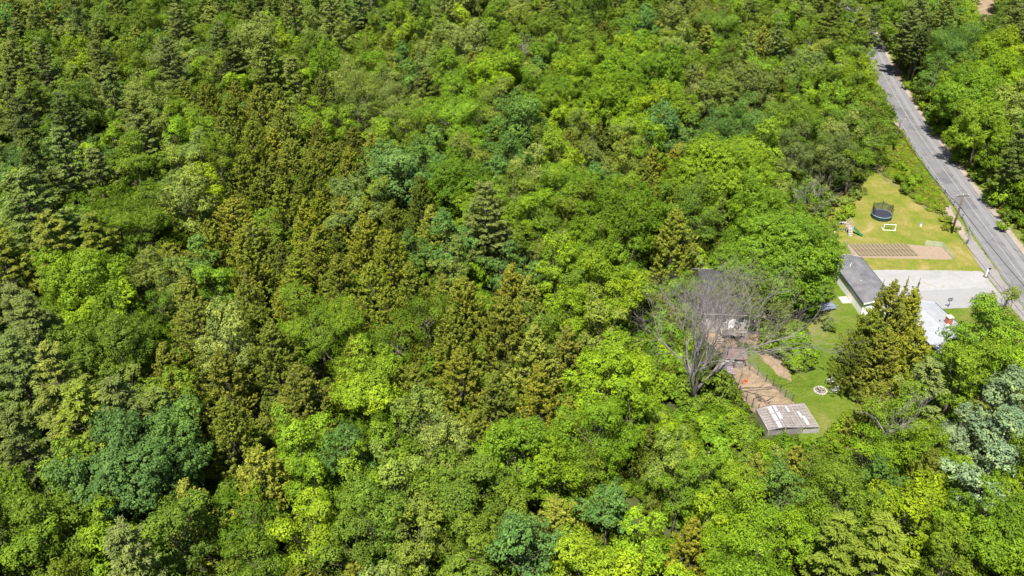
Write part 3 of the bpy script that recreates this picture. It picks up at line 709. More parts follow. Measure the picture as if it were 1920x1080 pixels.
# understory
ush = [(v[0], 'bush') for v in K['U']]
up = []
while len(up) < 15000:
    y = random.uniform(44, 400); zc = y * .8406 + 45
    if random.random() > zc / 385: continue
    x = random.uniform(-1, 1) * (.62 * zc + 10)
    if road_dist(x, y) < 6.5: continue
    if inside_dist(np.array([[x, y]]), CLRP[0])[0] > -1: continue
    cx, cy, _s = proj(x, y, 1.5)
    if (inside_dist(np.array([[cx, cy]]), VISP[2]) > 0).any() and cy < 690 and cx > 1310: continue
    if cx > 1640 and (1824 < cx < 1880 and cy < 52 or 1655 < cx < 1712 and 108 < cy < 158): continue
    s = random.uniform(.5, 1.5)
    up.append((x, y, -.1, random.uniform(0, 6.28), s, s * random.uniform(.6, 1.4), random.randrange(2), jitter(random.choice(('mid', 'dark', 'bright', 'dark', 'moss')))))
scatter('undergrowth', ush, up, 'low green undergrowth filling the gaps between the forest trees')
# rough weeds on the bank and along the verges
bank = np.array([tuple(at(*q)[:2]) for q in [(1690, 245), (1702, 268), (1740, 330), (1775, 388), (1755, 398), (1715, 378), (1690, 350), (1660, 330), (1650, 280)]])
wp = []
while len(wp) < 900:
    x = random.uniform(*(bank[:, 0].min(), bank[:, 0].max())); y = random.uniform(bank[:, 1].min(), bank[:, 1].max())
    if inside_dist(np.array([[x, y]]), bank)[0] > 0:
        s = random.uniform(.12, .32); wp.append((x, y, 0, random.uniform(0, 6.28), s * 1.3, s * .8, random.randrange(2), jitter(random.choice(('golden', 'pale', 'lime', 'yellow', 'golden', 'bright')))))
ci_ = len(RC)
for _ in range(2600):
    k = random.randrange(ci_ - 1)
    if RC[k][1] > 330 or RC[k][1] < 60: continue
    side = random.choice((1, 1, -1)); off = random.uniform(5.6, 9.5) if side > 0 else -random.uniform(6.0, 9.0)
    q = offset(RC[max(0, k - 1):k + 2], off)[1 if k else 0]
    if side < 0 and q[1] < 150: continue
    s = random.uniform(.10, .38); wp.append((q[0] + random.uniform(-1, 1), q[1] + random.uniform(-1, 1), 0, random.uniform(0, 6.28), s * 1.3, s * .8, random.randrange(2), jitter(random.choice(('golden', 'pale', 'lime', 'yellow', 'mid', 'bright')))))
scatter('roadside_weeds', ush, wp, 'rough straw and green weeds on the bank and verges beside the road')
# ================================================================== built things
WHITE = plain('white_paint', (.80, .80, .80), .6, 0, .05, 1)
SHINGLE = plain('grey_shingle', (.125, .122, .130), .85, 0, .38, .45, .4)
DARKSH = plain('dark_shingle', (.032, .030, .034), .9, 0, .3, 1.2, .4)
LIGHTSH = plain('pale_grey_roof', (.27, .28, .30), .8, 0, .12, .8, .3)
TRIM = plain('dark_trim', (.035, .05, .065), .6)
GLASS = plain('window_glass', (.03, .04, .05), .12)
BEIGE = plain('weathered_siding', (.36, .33, .31), .85, 0, .2, 1.5)
BRICK = plain('chimney_brick', (.36, .13, .07), .9, 0, .25, 6)
WOOD = plain('weathered_wood', (.30, .26, .22), .85, 0, .3, 3)
DARKWOOD = plain('dark_wood', (.09, .07, .06), .9, 0, .3, 3)
POLE = plain('pole_wood', (.11, .075, .055), .9, 0, .25, 2)
STEEL = plain('galvanised_steel', (.52, .54, .56), .45, .6, .15, 1.5)
BLACK = plain('black_plastic', (.02, .02, .025), .5)
MATB = plain('jumping_mat', (.022, .022, .035), .7, 0, .25, 1)
SKIRT = plain('green_black_skirt', (.012, .035, .03), .7)
PADB = plain('pale_blue_pad', (.13, .20, .23), .5)
GREEN = plain('green_plastic', (.02, .16, .07), .4)
STONE = plain('pit_stone', (.36, .33, .30), .9, 0, .25, 2)
ASH = plain('ash', (.20, .17, .16), 1, 0, .5, 3)
CHAR = plain('charred_wood', (.05, .035, .03), 1, 0, .4, 5)
CONC = plain('concrete', (.48, .41, .34), .9, 0, .12, 2)
WIRE = plain('black_cable', (.015, .015, .018), .6)
PANEL = plain('translucent_white_panel', (.46, .45, .50), .5, 0, .15, 1)
RUST = plain('rust_red', (.40, .12, .05), .8)
TARP = plain('grey_blue_tarp', (.16, .20, .26), .6, 0, .3, 1.5)

def net_mat(name, col, alpha, cellsize):
    m, n, b, o = new_mat(name)
    b.inputs['Base Color'].default_value = (*col, 1); b.inputs['Roughness'].default_value = .8
    tr = n.nodes.new('ShaderNodeBsdfTransparent'); ms = n.nodes.new('ShaderNodeMixShader')
    f = noise(n, cellsize, 3, .7, objco(n))
    mr = n.nodes.new('ShaderNodeMapRange'); n.links.new(f, mr.inputs[0])
    mr.inputs[1].default_value = .3; mr.inputs[2].default_value = .7; mr.inputs[3].default_value = alpha * .6; mr.inputs[4].default_value = min(1, alpha * 1.4)
    n.links.new(mr.outputs[0], ms.inputs[0]); n.links.new(tr.outputs[0], ms.inputs[1]); n.links.new(b.outputs[0], ms.inputs[2])
    n.links.new(ms.outputs[0], o.inputs[0]); return m
NET_W = net_mat('pale_netting', (.62, .64, .66), .28, 2)
NET_B = net_mat('dark_netting', (.02, .03, .035), .62, 2)
NET_R = net_mat('roof_netting', (.33, .295, .31), .55, 1.2)
NET_C = net_mat('chicken_wire', (.22, .22, .2), .22, 2)

def gable_house(root, w, l, eave, ridge, wallm, roofm, over=.35, along='y', trim=TRIM, th=.16):
    """walls and gable roof in local space; x 0..w, y -l..0, ridge along y (or along x when along='x')"""
    b = MB()
    if along == 'y':
        for x in (0, w):
            b.poly([(x, -l, 0), (x, 0, 0), (x, 0, eave), (x, -l, eave)] if x == 0 else [(x, 0, 0), (x, -l, 0), (x, -l, eave), (x, 0, eave)], .15)
        for y in (0, -l):
            pts_ = [(0, y, 0), (w, y, 0), (w, y, eave), (w / 2, y, ridge - .06), (0, y, eave)]
            b.poly(pts_ if y < 0 else pts_[::-1], .15)
        b.build('wall', wallm, root)
        for sgn in (-1, 1):
            xe = -over if sgn < 0 else w + over; ze = eave - over * (ridge - eave) / (w / 2)
            p_ = [(xe, over, ze), (xe, -l - over, ze), (w / 2, -l - over, ridge), (w / 2, over, ridge)]
            r_ = MB().poly(p_ if sgn < 0 else p_[::-1], 0).v
            q = [Vector(c) + Vector((0, 0, th)) for c in (p_[::-1] if sgn < 0 else p_)]
            q = q[::-1] if (q[1] - q[0]).cross(q[2] - q[0]).z < 0 else q
            MB().poly(q, th).build('roof_slope', roofm, root)
            MB().bar((xe + .03 * sgn, over, ze + .06), (xe + .03 * sgn, -l - over, ze + .06), .14, .24).build('gutter', trim, root)
            for y in (over + .03, -l - over - .03):
                MB().bar((xe, y, ze + .04), (w / 2, y, ridge + .04), .05, .22).build('rake_board', WHITE, root)
        MB().bar((w / 2, over, ridge + .15), (w / 2, -l - over, ridge + .15), .3, .06).build('ridge_cap', roofm, root)

def window(root, c, wdt, hgt, axis='x-', name='window', glass=GLASS, frame=WHITE):
    """window on a wall facing -x (axis 'x-') or -y (axis 'y-')"""
    x, y, z = c
    d = (.08, wdt, hgt) if axis == 'x-' else (wdt, .08, hgt)
    f = MB()
    t = .09
    for s in (-1, 1):
        if axis == 'x-':
            f.box((x, y + s * wdt / 2, z), (.10, t, hgt + t)); f.box((x - .004, y, z + s * hgt / 2), (.10, wdt - t - .004, t))
        else:
            f.box((x + s * wdt / 2, y, z), (t, .10, hgt + t)); f.box((x, y - .004, z + s * hgt / 2), (wdt - t - .004, .10, t))
    fr = f.build(name, frame, root)
    g = MB().box((x + (.02 if axis == 'x-' else 0), y + (.02 if axis != 'x-' else 0), z), (.03, wdt - t, hgt - t) if axis == 'x-' else (wdt - t, .03, hgt - t)).build('pane', glass, fr)
    return fr

# --- white garage
gFR = at(1614.5, 482, 2.65); gNR = at(1666.6, 546.7, 2.65); th_ = math.atan2(gNR.x - gFR.x, gFR.y - gNR.y)
gA = Vector((gFR.x, gFR.y, 0)) + Matrix.Rotation(th_, 4, 'Z') @ Vector((-5.6, -.3, 0))
G = empty('garage', gA, th_, 'long white garage with low grey shingled roof beside the gravel driveway', 'garage')
gable_house(G, 5.3, 14.5, 2.62, 3.25, WHITE, SHINGLE, .3)
window(G, (-.03, -5.6, 1.6), .8, .9); window(G, (-.03, -9.3, 1.5), .7, .9)
dr = MB().box((-.04, -11.4, 1.05), (.06, .95, 2.1)).build('door', WHITE, G); MB().box((-.09, -11.7, 1.0), (.06, .06, .12)).build('handle', BLACK, dr)
window(G, (-.03, -13.3, 1.5), .9, .9)
MB().tube([(1.8, -3.6, 2.8), (1.8, -3.6, 3.5)], .09, 8).build('vent_pipe', WHITE, G)
MB().tube([(2.3, -3.0, 2.9), (2.3, -3.0, 3.5)], .06, 8).build('vent_pipe', WHITE, G)
MB().box((1.8, -8.4, 3.14), (.35, .35, .2)).build('roof_vent', LIGHTSH, G)
tag(MB().box((0, 0, .06), (1.5, 2.0, .12), .1).build('concrete_step', CONC), 'small tan concrete pad on the grass beside the white garage wall', 'pad').location = at(1583, 563)
T_ = empty('covered_trailer', at(1549, 580), .3, 'low load under a grey-blue tarp below the maple beside the garage', 'trailer')
b = MB(); b.v = [(-1.5, -.8, .5), (1.5, -.8, .5), (1.5, .8, .5), (-1.5, .8, .5), (-1.2, -.5, 1.0), (1.1, -.55, 1.1), (1.2, .5, 1.0), (-1.1, .5, .95), (0, 0, 1.25)]
b.f = [(0, 1, 5, 4), (1, 2, 6, 5), (2, 3, 7, 6), (3, 0, 4, 7), (4, 5, 8), (5, 6, 8), (6, 7, 8), (7, 4, 8), (3, 2, 1, 0)]
b.build('tarp', TARP, T_); MB().box((0, 0, .42), (2.8, 1.4, .14)).build('bed', STEEL, T_)
for s in (-1, 1):
    MB().tube([(0, s * .78, .3), (0, s * .9, .3)], .3, 12).build('wheel', BLACK, T_)
MB().bar((1.4, 0, .42), (2.4, 0, .4), .08).build('hitch', STEEL, T_)

# --- house with brick chimney
r1 = at(1753, 568, 2.8); r2 = at(1815, 624, 2.8); ax = (r2 - r1).normalized(); th_ = math.atan2(ax.x, -ax.y)
org = Vector((r1.x, r1.y, 0)) + Matrix.Rotation(th_, 4, 'Z') @ Vector((-7.55, -.35, 0))
HN = empty('house', (org.x, org.y, 0), th_, 'house with pale grey roof and brick chimney between conifer and maple', 'house')
gable_house(HN, 7.2, 12.0, 2.78, 3.7, WHITE, LIGHTSH)
for y in (-4.6, -7.4, -10.2): window(HN, (-.03, y, 1.7), 1.0, 1.1)
cb = MB().box((5.2, -6.3, 3.9), (.85, .85, 1.7)).build('chimney', BRICK, HN); MB().box((5.2, -6.3, 4.8), (.97, .97, .12)).build('chimney_cap', CONC, cb)
MB().tube([(3.8, -6.0, 3.5), (3.8, -6.0, 4.2)], .08, 8).build('vent_pipe', BLACK, HN)
MB().box((4.6, -7.0, 3.75), (.4, .3, .2)).build('roof_vent', WHITE, HN)

# --- old house behind the bare tree
oo = at(1322, 622)
HO = empty('old_house', (oo.x - .8, oo.y, 0), R(-4), 'old weathered house with dark roof and white windows behind the bare tree', 'house')
w_, d_, ev, rg = 9.5, 13.0, 4.1, 7.4
b = MB()
b.poly([(0, 0, 0), (w_, 0, 0), (w_, 0, ev), (0, 0, ev)], .15); b.poly([(w_, d_, 0), (0, d_, 0), (0, d_, ev), (w_, d_, ev)], .15)
for x in (0, w_):
    q = [(x, 0, 0), (x, d_, 0), (x, d_, ev), (x, d_ / 2 + 1, rg - .08), (x, 0, ev)]; b.poly(q if x else q[::-1], .15)
b.build('wall', BEIGE, HO)
for s in (0, 1):
    y0, z0_ = (-.5, ev - .22) if s == 0 else (d_ + .5, ev - .22)
    q = [(-.4, y0, z0_ + .16), (w_ + .4, y0, z0_ + .16), (w_ + .4, d_ / 2 + 1, rg + .16), (-.4, d_ / 2 + 1, rg + .16)]
    MB().poly(q if s == 0 else q[::-1], .16).build('roof_slope', DARKSH, HO)
    MB().bar((-.4, y0 - (.03 if s == 0 else -.03), z0_ + .08), (w_ + .4, y0 - (.03 if s == 0 else -.03), z0_ + .08), .06, .2).build('fascia', BEIGE, HO)
for x, wd in ((1.9, 1.0), (3.6, .8), (6.3, 1.0), (8.1, .8)): window(HO, (x, -.03, 2.7), wd, 1.2, 'y-')
dr = MB().box((4.9, -.05, 2.15), (1.0, .07, 2.1)).build('door', WHITE, HO); MB().box((5.25, -.1, 2.1), (.06, .06, .12)).build('handle', BLACK, dr)
cb = MB().box((4.6, 3.6, 6.1), (.8, .8, 1.5)).build('chimney', BEIGE, HO); MB().box((4.6, 3.6, 6.9), (.95, .95, .12)).build('chimney_cap', BEIGE, cb)
b = MB(); 
for k in range(14): b.box((3.2 + k * .3, -1.1, 1.02), (.27, 2.0, .06))
b.build('deck_boards', WOOD, HO)
for x in (3.2, 7.1): MB().box((x, -2.0, 1.0), (.12, .12, 2.0)).build('post', WOOD, HO)
b = MB(); b.bar((3.2, -2.0, 1.95), (7.1, -2.0, 1.95), .06, .08)
for k in range(14): b.box((3.35 + k * .28, -2.0, 1.48), (.04, .04, .9))
b.build('railing', WOOD, HO)
for k in range(4): MB().box((2.7, -2.3 - k * .28, .9 - k * .22), (.9, .28, .06)).build('step', WOOD, HO)

# --- poultry shed
c0 = at(1357, 690)
PS = empty('poultry_shed', (c0.x, c0.y, 0), R(-3), 'small brown-roofed poultry shed with lean-to at the top of the dirt run', 'shed')
b = MB()
for k in range(11): b.box((.15 + k * .285, .06, 1.0), (.26, .06, 1.98))
b.build('front_boards', WOOD, PS)
b = MB().box((.05, 1.3, 1.0), (.08, 2.4, 2.0)).box((3.1, 1.3, 1.0), (.08, 2.4, 2.0)).box((1.57, 2.5, 1.1), (3.0, .08, 2.2)); b.build('wall', WOOD, PS)
MB().box((1.3, .0, .85), (.75, .05, 1.6)).build('doorway', DARKWOOD, PS)
MB().box((2.3, .0, 1.3), (.8, .05, .5)).build('window', WHITE, PS)
BR = plain('brown_roof', (.145, .105, .095), .9, 0, .3, 1.5, .3)
MB().poly([(-.2, -.35, 2.0), (3.4, -.35, 2.0), (3.2, 1.4, 2.75), (0, 1.4, 2.75)], .08).build('roof_slope', BR, PS)
MB().poly([(3.4, 2.9, 2.05), (-.2, 2.9, 2.05), (0, 1.4, 2.75), (3.2, 1.4, 2.75)], .08).build('roof_slope', BR, PS)
LP = plain('faded_purple_roof', (.25, .205, .215), .8, 0, .3, 1.2)
b2 = [(-1.1, -4.1, 1.15), (1.0, -4.0, 1.2), (.9, -.5, 1.7), (-1.0, -.5, 1.65)]
for k in range(4):
    a_, c_ = k / 4, (k + 1) / 4 - .015
    L_ = lambda p, q, t: Vector(p).lerp(Vector(q), t)
    MB().poly([L_(b2[0], b2[3], a_), L_(b2[1], b2[2], a_), L_(b2[1], b2[2], c_), L_(b2[0], b2[3], c_)], .05).build('roof_panel', LP, PS)
b = MB().box((-1.0, -2.3, .55), (.06, 3.4, 1.1)).box((.95, -2.3, .55), (.06, 3.4, 1.1)).box((0, -4.0, .55), (1.9, .06, 1.1)); b.build('lean_to_wall', WOOD, PS)
MB().box((.2, -.62, 1.85), (2.2, .12, .12)).build('beam', WHITE, PS)

# --- netted poultry run at the lower end
q_ = [at(1418, 767, .85), at(1507, 756, .85), at(1536, 802, .85), at(1441, 808, .85)]
CR = empty('poultry_cage', (q_[3].x, q_[3].y, 0), 0, 'low netted poultry run with battens and white roof panels on bare dirt', 'poultry run')
base_ = Vector((q_[3].x, q_[3].y, 0))
prof = [(0, 0.0), (.30, .38), (.66, .12), (1, 0.0)]
def cage(u, v, dz=0.0):
    z = np.interp(u, [p_[0] for p_ in prof], [p_[1] for p_ in prof])
    p_ = q_[0].lerp(q_[1], u).lerp(q_[3].lerp(q_[2], u), v) - base_; return Vector((p_.x, p_.y, p_.z + z + dz))
for a_, c_ in ((0, .30), (.30, .66), (.66, 1)):
    MB().poly([cage(a_, 1), cage(c_, 1), cage(c_, 0), cage(a_, 0)]).build('roof_netting', NET_R, CR)
for k in range(17):
    u = k / 16; w__ = .10 if k in (0, 5, 11, 16) else .05
    MB().bar(cage(u, 0, .05), cage(u, 1, .05), w__).build('batten', WOOD, CR)
for k in range(10):
    v = k / 9; b = MB()
    for a_, c_ in ((0, .30), (.30, .66), (.66, 1)): b.bar(cage(a_, v, .10), cage(c_, v, .10), .05)
    b.build('cross_batten', WOOD if k not in (0, 9) else DARKWOOD, CR)
for (a_, c_, v0, v1) in ((.20, .27, .06, .36), (.20, .27, .40, .68), (.20, .27, .72, .98), (.315, .37, .05, .3), (.315, .38, .34, .62), (.56, .60, .1, .35), (.74, .79, .35, .6), (.78, .84, .55, .9)):
    MB().poly([cage(a_, v1, .15), cage(c_, v1, .15), cage(c_, v0, .15), cage(a_, v0, .15)], .03).build('roof_panel', PANEL, CR)
for u in (0, .33, .66, 1):
    for v in (0, 1):
        p_ = cage(u, v); MB().bar((p_.x, p_.y, 0), p_, .1).build('post', WOOD, CR)
for (u0, v0, u1, v1) in ((0, 0, 0, 1), (1, 0, 1, 1), (0, 1, .66, 1), (0, 0, 1, 0)):
    p_, p2 = cage(u0, v0), cage(u1, v1); MB().poly([(p_.x, p_.y, 0), (p2.x, p2.y, 0), p2, p_]).build('side_netting', NET_R if u0 == 0 else NET_C, CR)
p_, p2 = cage(.68, 1.01), cage(1, 1.01)
for k in range(5):
    z0_ = .02 + k * .15; MB().poly([(p_.x, p_.y - .05, z0_), (p2.x, p2.y - .05, z0_), (p2.x, p2.y - .05, z0_ + .14), (p_.x, p_.y - .05, z0_ + .14)], .03).build('side_board', plain('silver_board', (.34, .32, .32), .8) if k == 0 else bpy.data.materials['silver_board'], CR)

# --- wire fences
def wire_fence(name, label, pts_px, hgt, postm, netm, net_name='wire_mesh', pr=.05, z_px=0):
    P = [at(*p_) for p_ in pts_px]; root = empty(name, P[0], 0, label, 'fence')
    for i, p_ in enumerate(P):
        q = p_ - P[0]; MB().tube([(q.x, q.y, -.1), (q.x + random.uniform(-.05, .05), q.y, hgt * random.uniform(.95, 1.1))], pr, 6).build('post', postm, root)
        if i + 1 < len(P):
            r_ = P[i + 1] - P[0]; MB().poly([(q.x, q.y, .02), (r_.x, r_.y, .02), (r_.x, r_.y, hgt * .92), (q.x, q.y, hgt * .92)]).build(net_name, netm, root)
    return root
wire_fence('wire_fence', 'dark-posted wire fence between the dirt run and the yard lawn', [(1388, 668), (1405, 694), (1420, 704), (1436, 716), (1449, 724), (1462, 736), (1472, 745), (1485, 753)], 1.5, DARKWOOD, NET_C, pr=.07)
wire_fence('wire_fence', 'dark-posted wire fence along the thicket side of the dirt run', [(1376, 716), (1386, 738), (1399, 751), (1410, 762), (1421, 772)], 1.5, DARKWOOD, NET_C, pr=.07)
wire_fence('netting_fence', 'pale garden netting at the dark-soil end of the vegetable plot', [(1583, 456), (1588, 466), (1594, 477), (1599, 486)], 1.1, WOOD, NET_W, 'netting', .03)
wire_fence('netting_fence', 'pale garden netting around the tan end of the vegetable plot', [(1733, 460), (1750, 462), (1766, 464), (1773, 471), (1781, 479), (1789, 488)], 1.3, WOOD, NET_W, 'netting', .03)
b = Vector(at(1428, 752)); FB = empty('fallen_branches', b, 0, 'tangle of dark fallen sticks on the dirt of the poultry run', 'branches')
for k in range(7):
    a_ = random.uniform(0, 3.14); L_ = random.uniform(.6, 1.5); c_ = Vector((random.uniform(-1.2, .8), random.uniform(-.8, .8), 0))
    MB().tube([c_ + Vector((0, 0, .1)), c_ + Vector((math.cos(a_) * L_ * .6, math.sin(a_) * L_ * .6, .35)), c_ + Vector((math.cos(a_) * L_, math.sin(a_) * L_, .6 * random.random() + .1))], [.06, .045, .02], 5).build('stick', DARKWOOD, FB)
F_ = empty('poultry_feeder', at(1398, 717), 0, 'rust-red poultry feeder standing on the bare dirt of the run', 'feeder')
MB().tube([(0, 0, .1), (0, 0, .16), (0, 0, .2), (0, 0, .62)], [.45, .45, .26, .22], 12).build('hopper', RUST, F_); MB().tube([(0, 0, .62), (0, 0, .8)], [.27, .03], 12).build('lid', RUST, F_)
MB().tube([(0, 0, 0), (0, 0, .1)], [.5, .5], 12).build('tray', WOOD, F_)

# --- fire pit and chairs
FP = empty('fire_pit', at(1538, 733), 0, 'round stone fire pit with ash and charred logs on the lawn', 'fire pit')
MB().tube([(0, 0, .0), (0, 0, .06)], [.72, .66], 20).build('ash_bed', ASH, FP)
for k in range(16):
    a_ = 6.283 * k / 16; b = MB(); s = random.uniform(.12, .18)
    b.box(None, (s * 2, s * 1.5, s * 1.3), M=Matrix.Translation((math.cos(a_) * .92, math.sin(a_) * .92, s * .6)) @ Matrix.Rotation(a_ + 1.57 + random.uniform(-.3, .3), 4, 'Z') @ Matrix.Rotation(random.uniform(-.15, .15), 4, 'X'))
    o = b.build('stone', STONE, FP); bv = o.modifiers.new('bevel', 'BEVEL'); bv.width = .05; bv.segments = 1
for k in range(5):
    a_ = k * .9 + .2; MB().tube([(-math.cos(a_) * .55, -math.sin(a_) * .55, .12), (math.cos(a_) * .5, math.sin(a_) * .5, .2 + .05 * k)], [.08, .06], 6).build('log', CHAR if k % 2 else WOOD, FP)
def lawn_chair(p, rz, label, m):
    c = empty('lawn_chair', p, rz, label, 'chair', 'chairs beside the fire pit')
    for k in range(4): MB().box((0, -.18 + k * .14, .36 - .02 * k), (.62, .12, .03)).build('seat_slat', m, c)
    for k in range(5): MB().bar((-.26 + k * .13, .36, .34), (-.3 + k * .15, .72, 1.05), .11, .03).build('back_slat', m, c)
    for s in (-1, 1):
        MB().box((s * .40, .1, .58), (.14, .75, .03)).build('armrest', m, c)
        MB().box((s * .36, -.22, .28), (.06, .08, .56)).build('leg', m, c); MB().bar((s * .33, -.2, .33), (s * .33, .62, .04), .05, .1).build('leg', m, c)
    return c
GW = plain('grey_white_paint', (.42, .42, .43), .6)
lawn_chair(at(1555, 720), R(-60), 'pale lawn chair in the sun just right of the fire pit', GW)
lawn_chair(at(1561, 734), R(-95), 'second lawn chair at the edge of the conifer shade', GW)

# --- trampoline
tp = at(1652, 407.5); tp.x += .0
TR = empty('trampoline', tp, 0, 'round black trampoline with pale blue rim and net enclosure on lawn', 'trampoline')
n_ = 32; rr_ = 1.98; z_ = .9
ringp = [(math.cos(6.28318 * k / n_) , math.sin(6.28318 * k / n_)) for k in range(n_)]
b = MB(); b.poly([(x * rr_ * .955, y * rr_ * .955, z_ - .02) for x, y in ringp], .02); b.build('jumping_mat', MATB, TR)
b = MB()
for k in range(n_):
    j = (k + 1) % n_; (x0, y0), (x1, y1) = ringp[k], ringp[j]
    i0 = len(b.v); b.v += [(x0 * rr_ * .95, y0 * rr_ * .95, z_), (x1 * rr_ * .95, y1 * rr_ * .95, z_), (x1 * rr_ * 1.04, y1 * rr_ * 1.04, z_ + .03), (x0 * rr_ * 1.04, y0 * rr_ * 1.04, z_ + .03), (x0 * rr_ * 1.06, y0 * rr_ * 1.06, z_ - .1), (x1 * rr_ * 1.06, y1 * rr_ * 1.06, z_ - .1)]
    b.f += [(i0 + 3, i0 + 2, i0 + 1, i0), (i0 + 4, i0 + 5, i0 + 2, i0 + 3)]
b.build('rim_pad', PADB, TR)
b = MB()
for k in range(n_):
    j = (k + 1) % n_; (x0, y0), (x1, y1) = ringp[k], ringp[j]; f0 = 1.0 + .03 * (k % 2); f1 = 1.0 + .03 * (j % 2)
    i0 = len(b.v); b.v += [(x0 * rr_ * f0, y0 * rr_ * f0, .03), (x1 * rr_ * f1, y1 * rr_ * f1, .03), (x1 * rr_ * 1.045, y1 * rr_ * 1.045, z_ - .08), (x0 * rr_ * 1.045, y0 * rr_ * 1.045, z_ - .08)]
    b.f.append((i0, i0 + 1, i0 + 2, i0 + 3))
b.build('skirt', SKIRT, TR)
for k in range(6):
    a_ = R(12 + 60 * k)
    if k in (4,): continue
    x, y = math.cos(a_) * rr_ * 1.06, math.sin(a_) * rr_ * 1.06
    MB().tube([(x, y, 0), (x, y, 1.2), (x * 1.03, y * 1.03, 2.75)], .05, 6).build('net_pole', BLACK, TR)
    MB().tube([(x * .9, y * .9, .0), (x * .9, y * .9, z_ - .15)], .04, 6).build('leg', STEEL, TR)
b = MB(); A0 = [R(a) for a in range(-5, 206, 10)]
for a_, c_ in zip(A0[:-1], A0[1:]):
    sag = lambda a: 2.6 - .25 * abs(math.sin((a - R(12)) * 3))
    b.poly([(math.cos(a_) * rr_, math.sin(a_) * rr_, z_), (math.cos(c_) * rr_, math.sin(c_) * rr_, z_), (math.cos(c_) * rr_ * 1.05, math.sin(c_) * rr_ * 1.05, sag(c_)), (math.cos(a_) * rr_ * 1.05, math.sin(a_) * rr_ * 1.05, sag(a_))])
b.build('safety_net', NET_B, TR)

# --- play set
PL = empty('play_set', at(1590, 436), R(-4), 'wooden play set with ladder, swing beam and green slide on lawn', 'play set')
GWd = plain('grey_wood', (.36, .31, .29), .85, 0, .25, 3)
for x in (-.6, .6):
    for y in (-.6, .6): MB().box((x, y, 1.15), (.1, .1, 2.3)).build('post', GWd, PL)
for k in range(6): MB().box((0, -.5 + k * .2, 1.3), (1.1, .18, .04)).build('platform_board', GWd, PL)
for k in range(4):
    MB().box((-.45 + k * .3, -.66, 1.65), (.16, .03, .65)).build('rail_board', GWd, PL); MB().box((-.45 + k * .3, .66, 1.65), (.16, .03, .65)).build('rail_board', GWd, PL)
for s in (-1, 1): MB().bar((s * .32, -.7, 1.3), (s * .32, -1.75, .05), .07, .1).build('ladder_rail', GWd, PL)
for k in range(7):
    t = (k + .5) / 7; MB().box((0, -.7 - 1.05 * t, 1.3 - 1.25 * t + .05), (.6, .13, .04)).build('rung', WHITE if k % 2 == 0 else GWd, PL)
for y in (-.6, .6):
    for s in (-1, 1): MB().bar((s * .62, y, 2.2), (0, y, 3.0), .08).build('roof_rafter', GWd, PL)
MB().bar((0, -.7, 3.0), (0, .7, 3.0), .09).build('ridge_beam', GWd, PL)
MB().bar((-.6, .2, 2.25), (-2.6, .1, 2.2), .11).build('swing_beam', GWd, PL)
for s in (-1, 1): MB().bar((-2.55, .1, 2.2), (-2.9, .1 + s * .9, 0), .09).build('swing_leg', WHITE if s < 0 else GWd, PL)
for x in (-1.2, -2.0):
    st = MB().box((x, .12, .55), (.45, .2, .04)).build('swing_seat', GREEN, PL)
    for s in (-1, 1): MB().bar((x + s * .2, .12, .57), (x + s * .2, .15, 2.2), .025).build('chain', BLACK, st)
for x in (-1.0, -1.5, -2.0, -2.4): MB().box((x, -.02, 2.18), (.22, .16, .14)).build('beam_bracket', WHITE, PL)
b = MB(); P_ = [(.6, -.2, 1.3), (1.0, -.4, 1.15), (1.7, -.9, .45), (2.1, -1.2, .2), (2.45, -1.4, .16)]
for a_, c_ in zip(P_[:-1], P_[1:]):
    b.bar(a_, c_, .5, .05)
    for s in (-1, 1):
        n2 = Vector((.55, .83, 0)).normalized() * .25 * s; b.bar(Vector(a_) + n2 + Vector((0, 0, .09)), Vector(c_) + n2 + Vector((0, 0, .09)), .04, .16)
b.build('slide', GREEN, PL)

# --- goal, bucket
GO = empty('goal', at(1666, 430), R(-6), 'small white-framed play goal with net in front of the trampoline', 'goal')
c8 = {(i, j): (i * 1.15, j * .55, 0) for i in (-1, 1) for j in (-1, 1)}
for i in (-1, 1):
    MB().tube([(i * 1.15, -.5, 0), (i * 1.12, -.3, 1.25)], .05, 8).build('post', WHITE, GO)
    MB().tube([(i * 1.12, -.3, 1.25), (i * 1.15, .8, .05)], .035, 8).build('back_stay', WHITE, GO)
    MB().tube([(i * 1.15, -.5, .05), (i * 1.15, .8, .05)], .04, 8).build('ground_bar', WHITE, GO)
MB().tube([(-1.14, -.3, 1.25), (1.14, -.3, 1.25)], .05, 8).build('crossbar', WHITE, GO)
MB().tube([(-1.15, -.5, .06), (1.15, -.5, .06)], .05, 8).build('ground_bar', WHITE, GO)
MB().poly([(-1.1, .78, .06), (1.1, .78, .06), (1.1, -.3, 1.22), (-1.1, -.3, 1.22)]).build('net', NET_W, GO)
BK = empty('bucket', at(1726, 424), 0, 'small white bucket standing on the play lawn left of the pole', 'bucket')
MB().tube([(0, 0, 0), (0, 0, .62)], [.22, .28], 14).build('pail', WHITE, BK); MB().tube([(0, 0, .62), (0, 0, .66)], [.30, .30], 14).build('lid', PADB, BK)

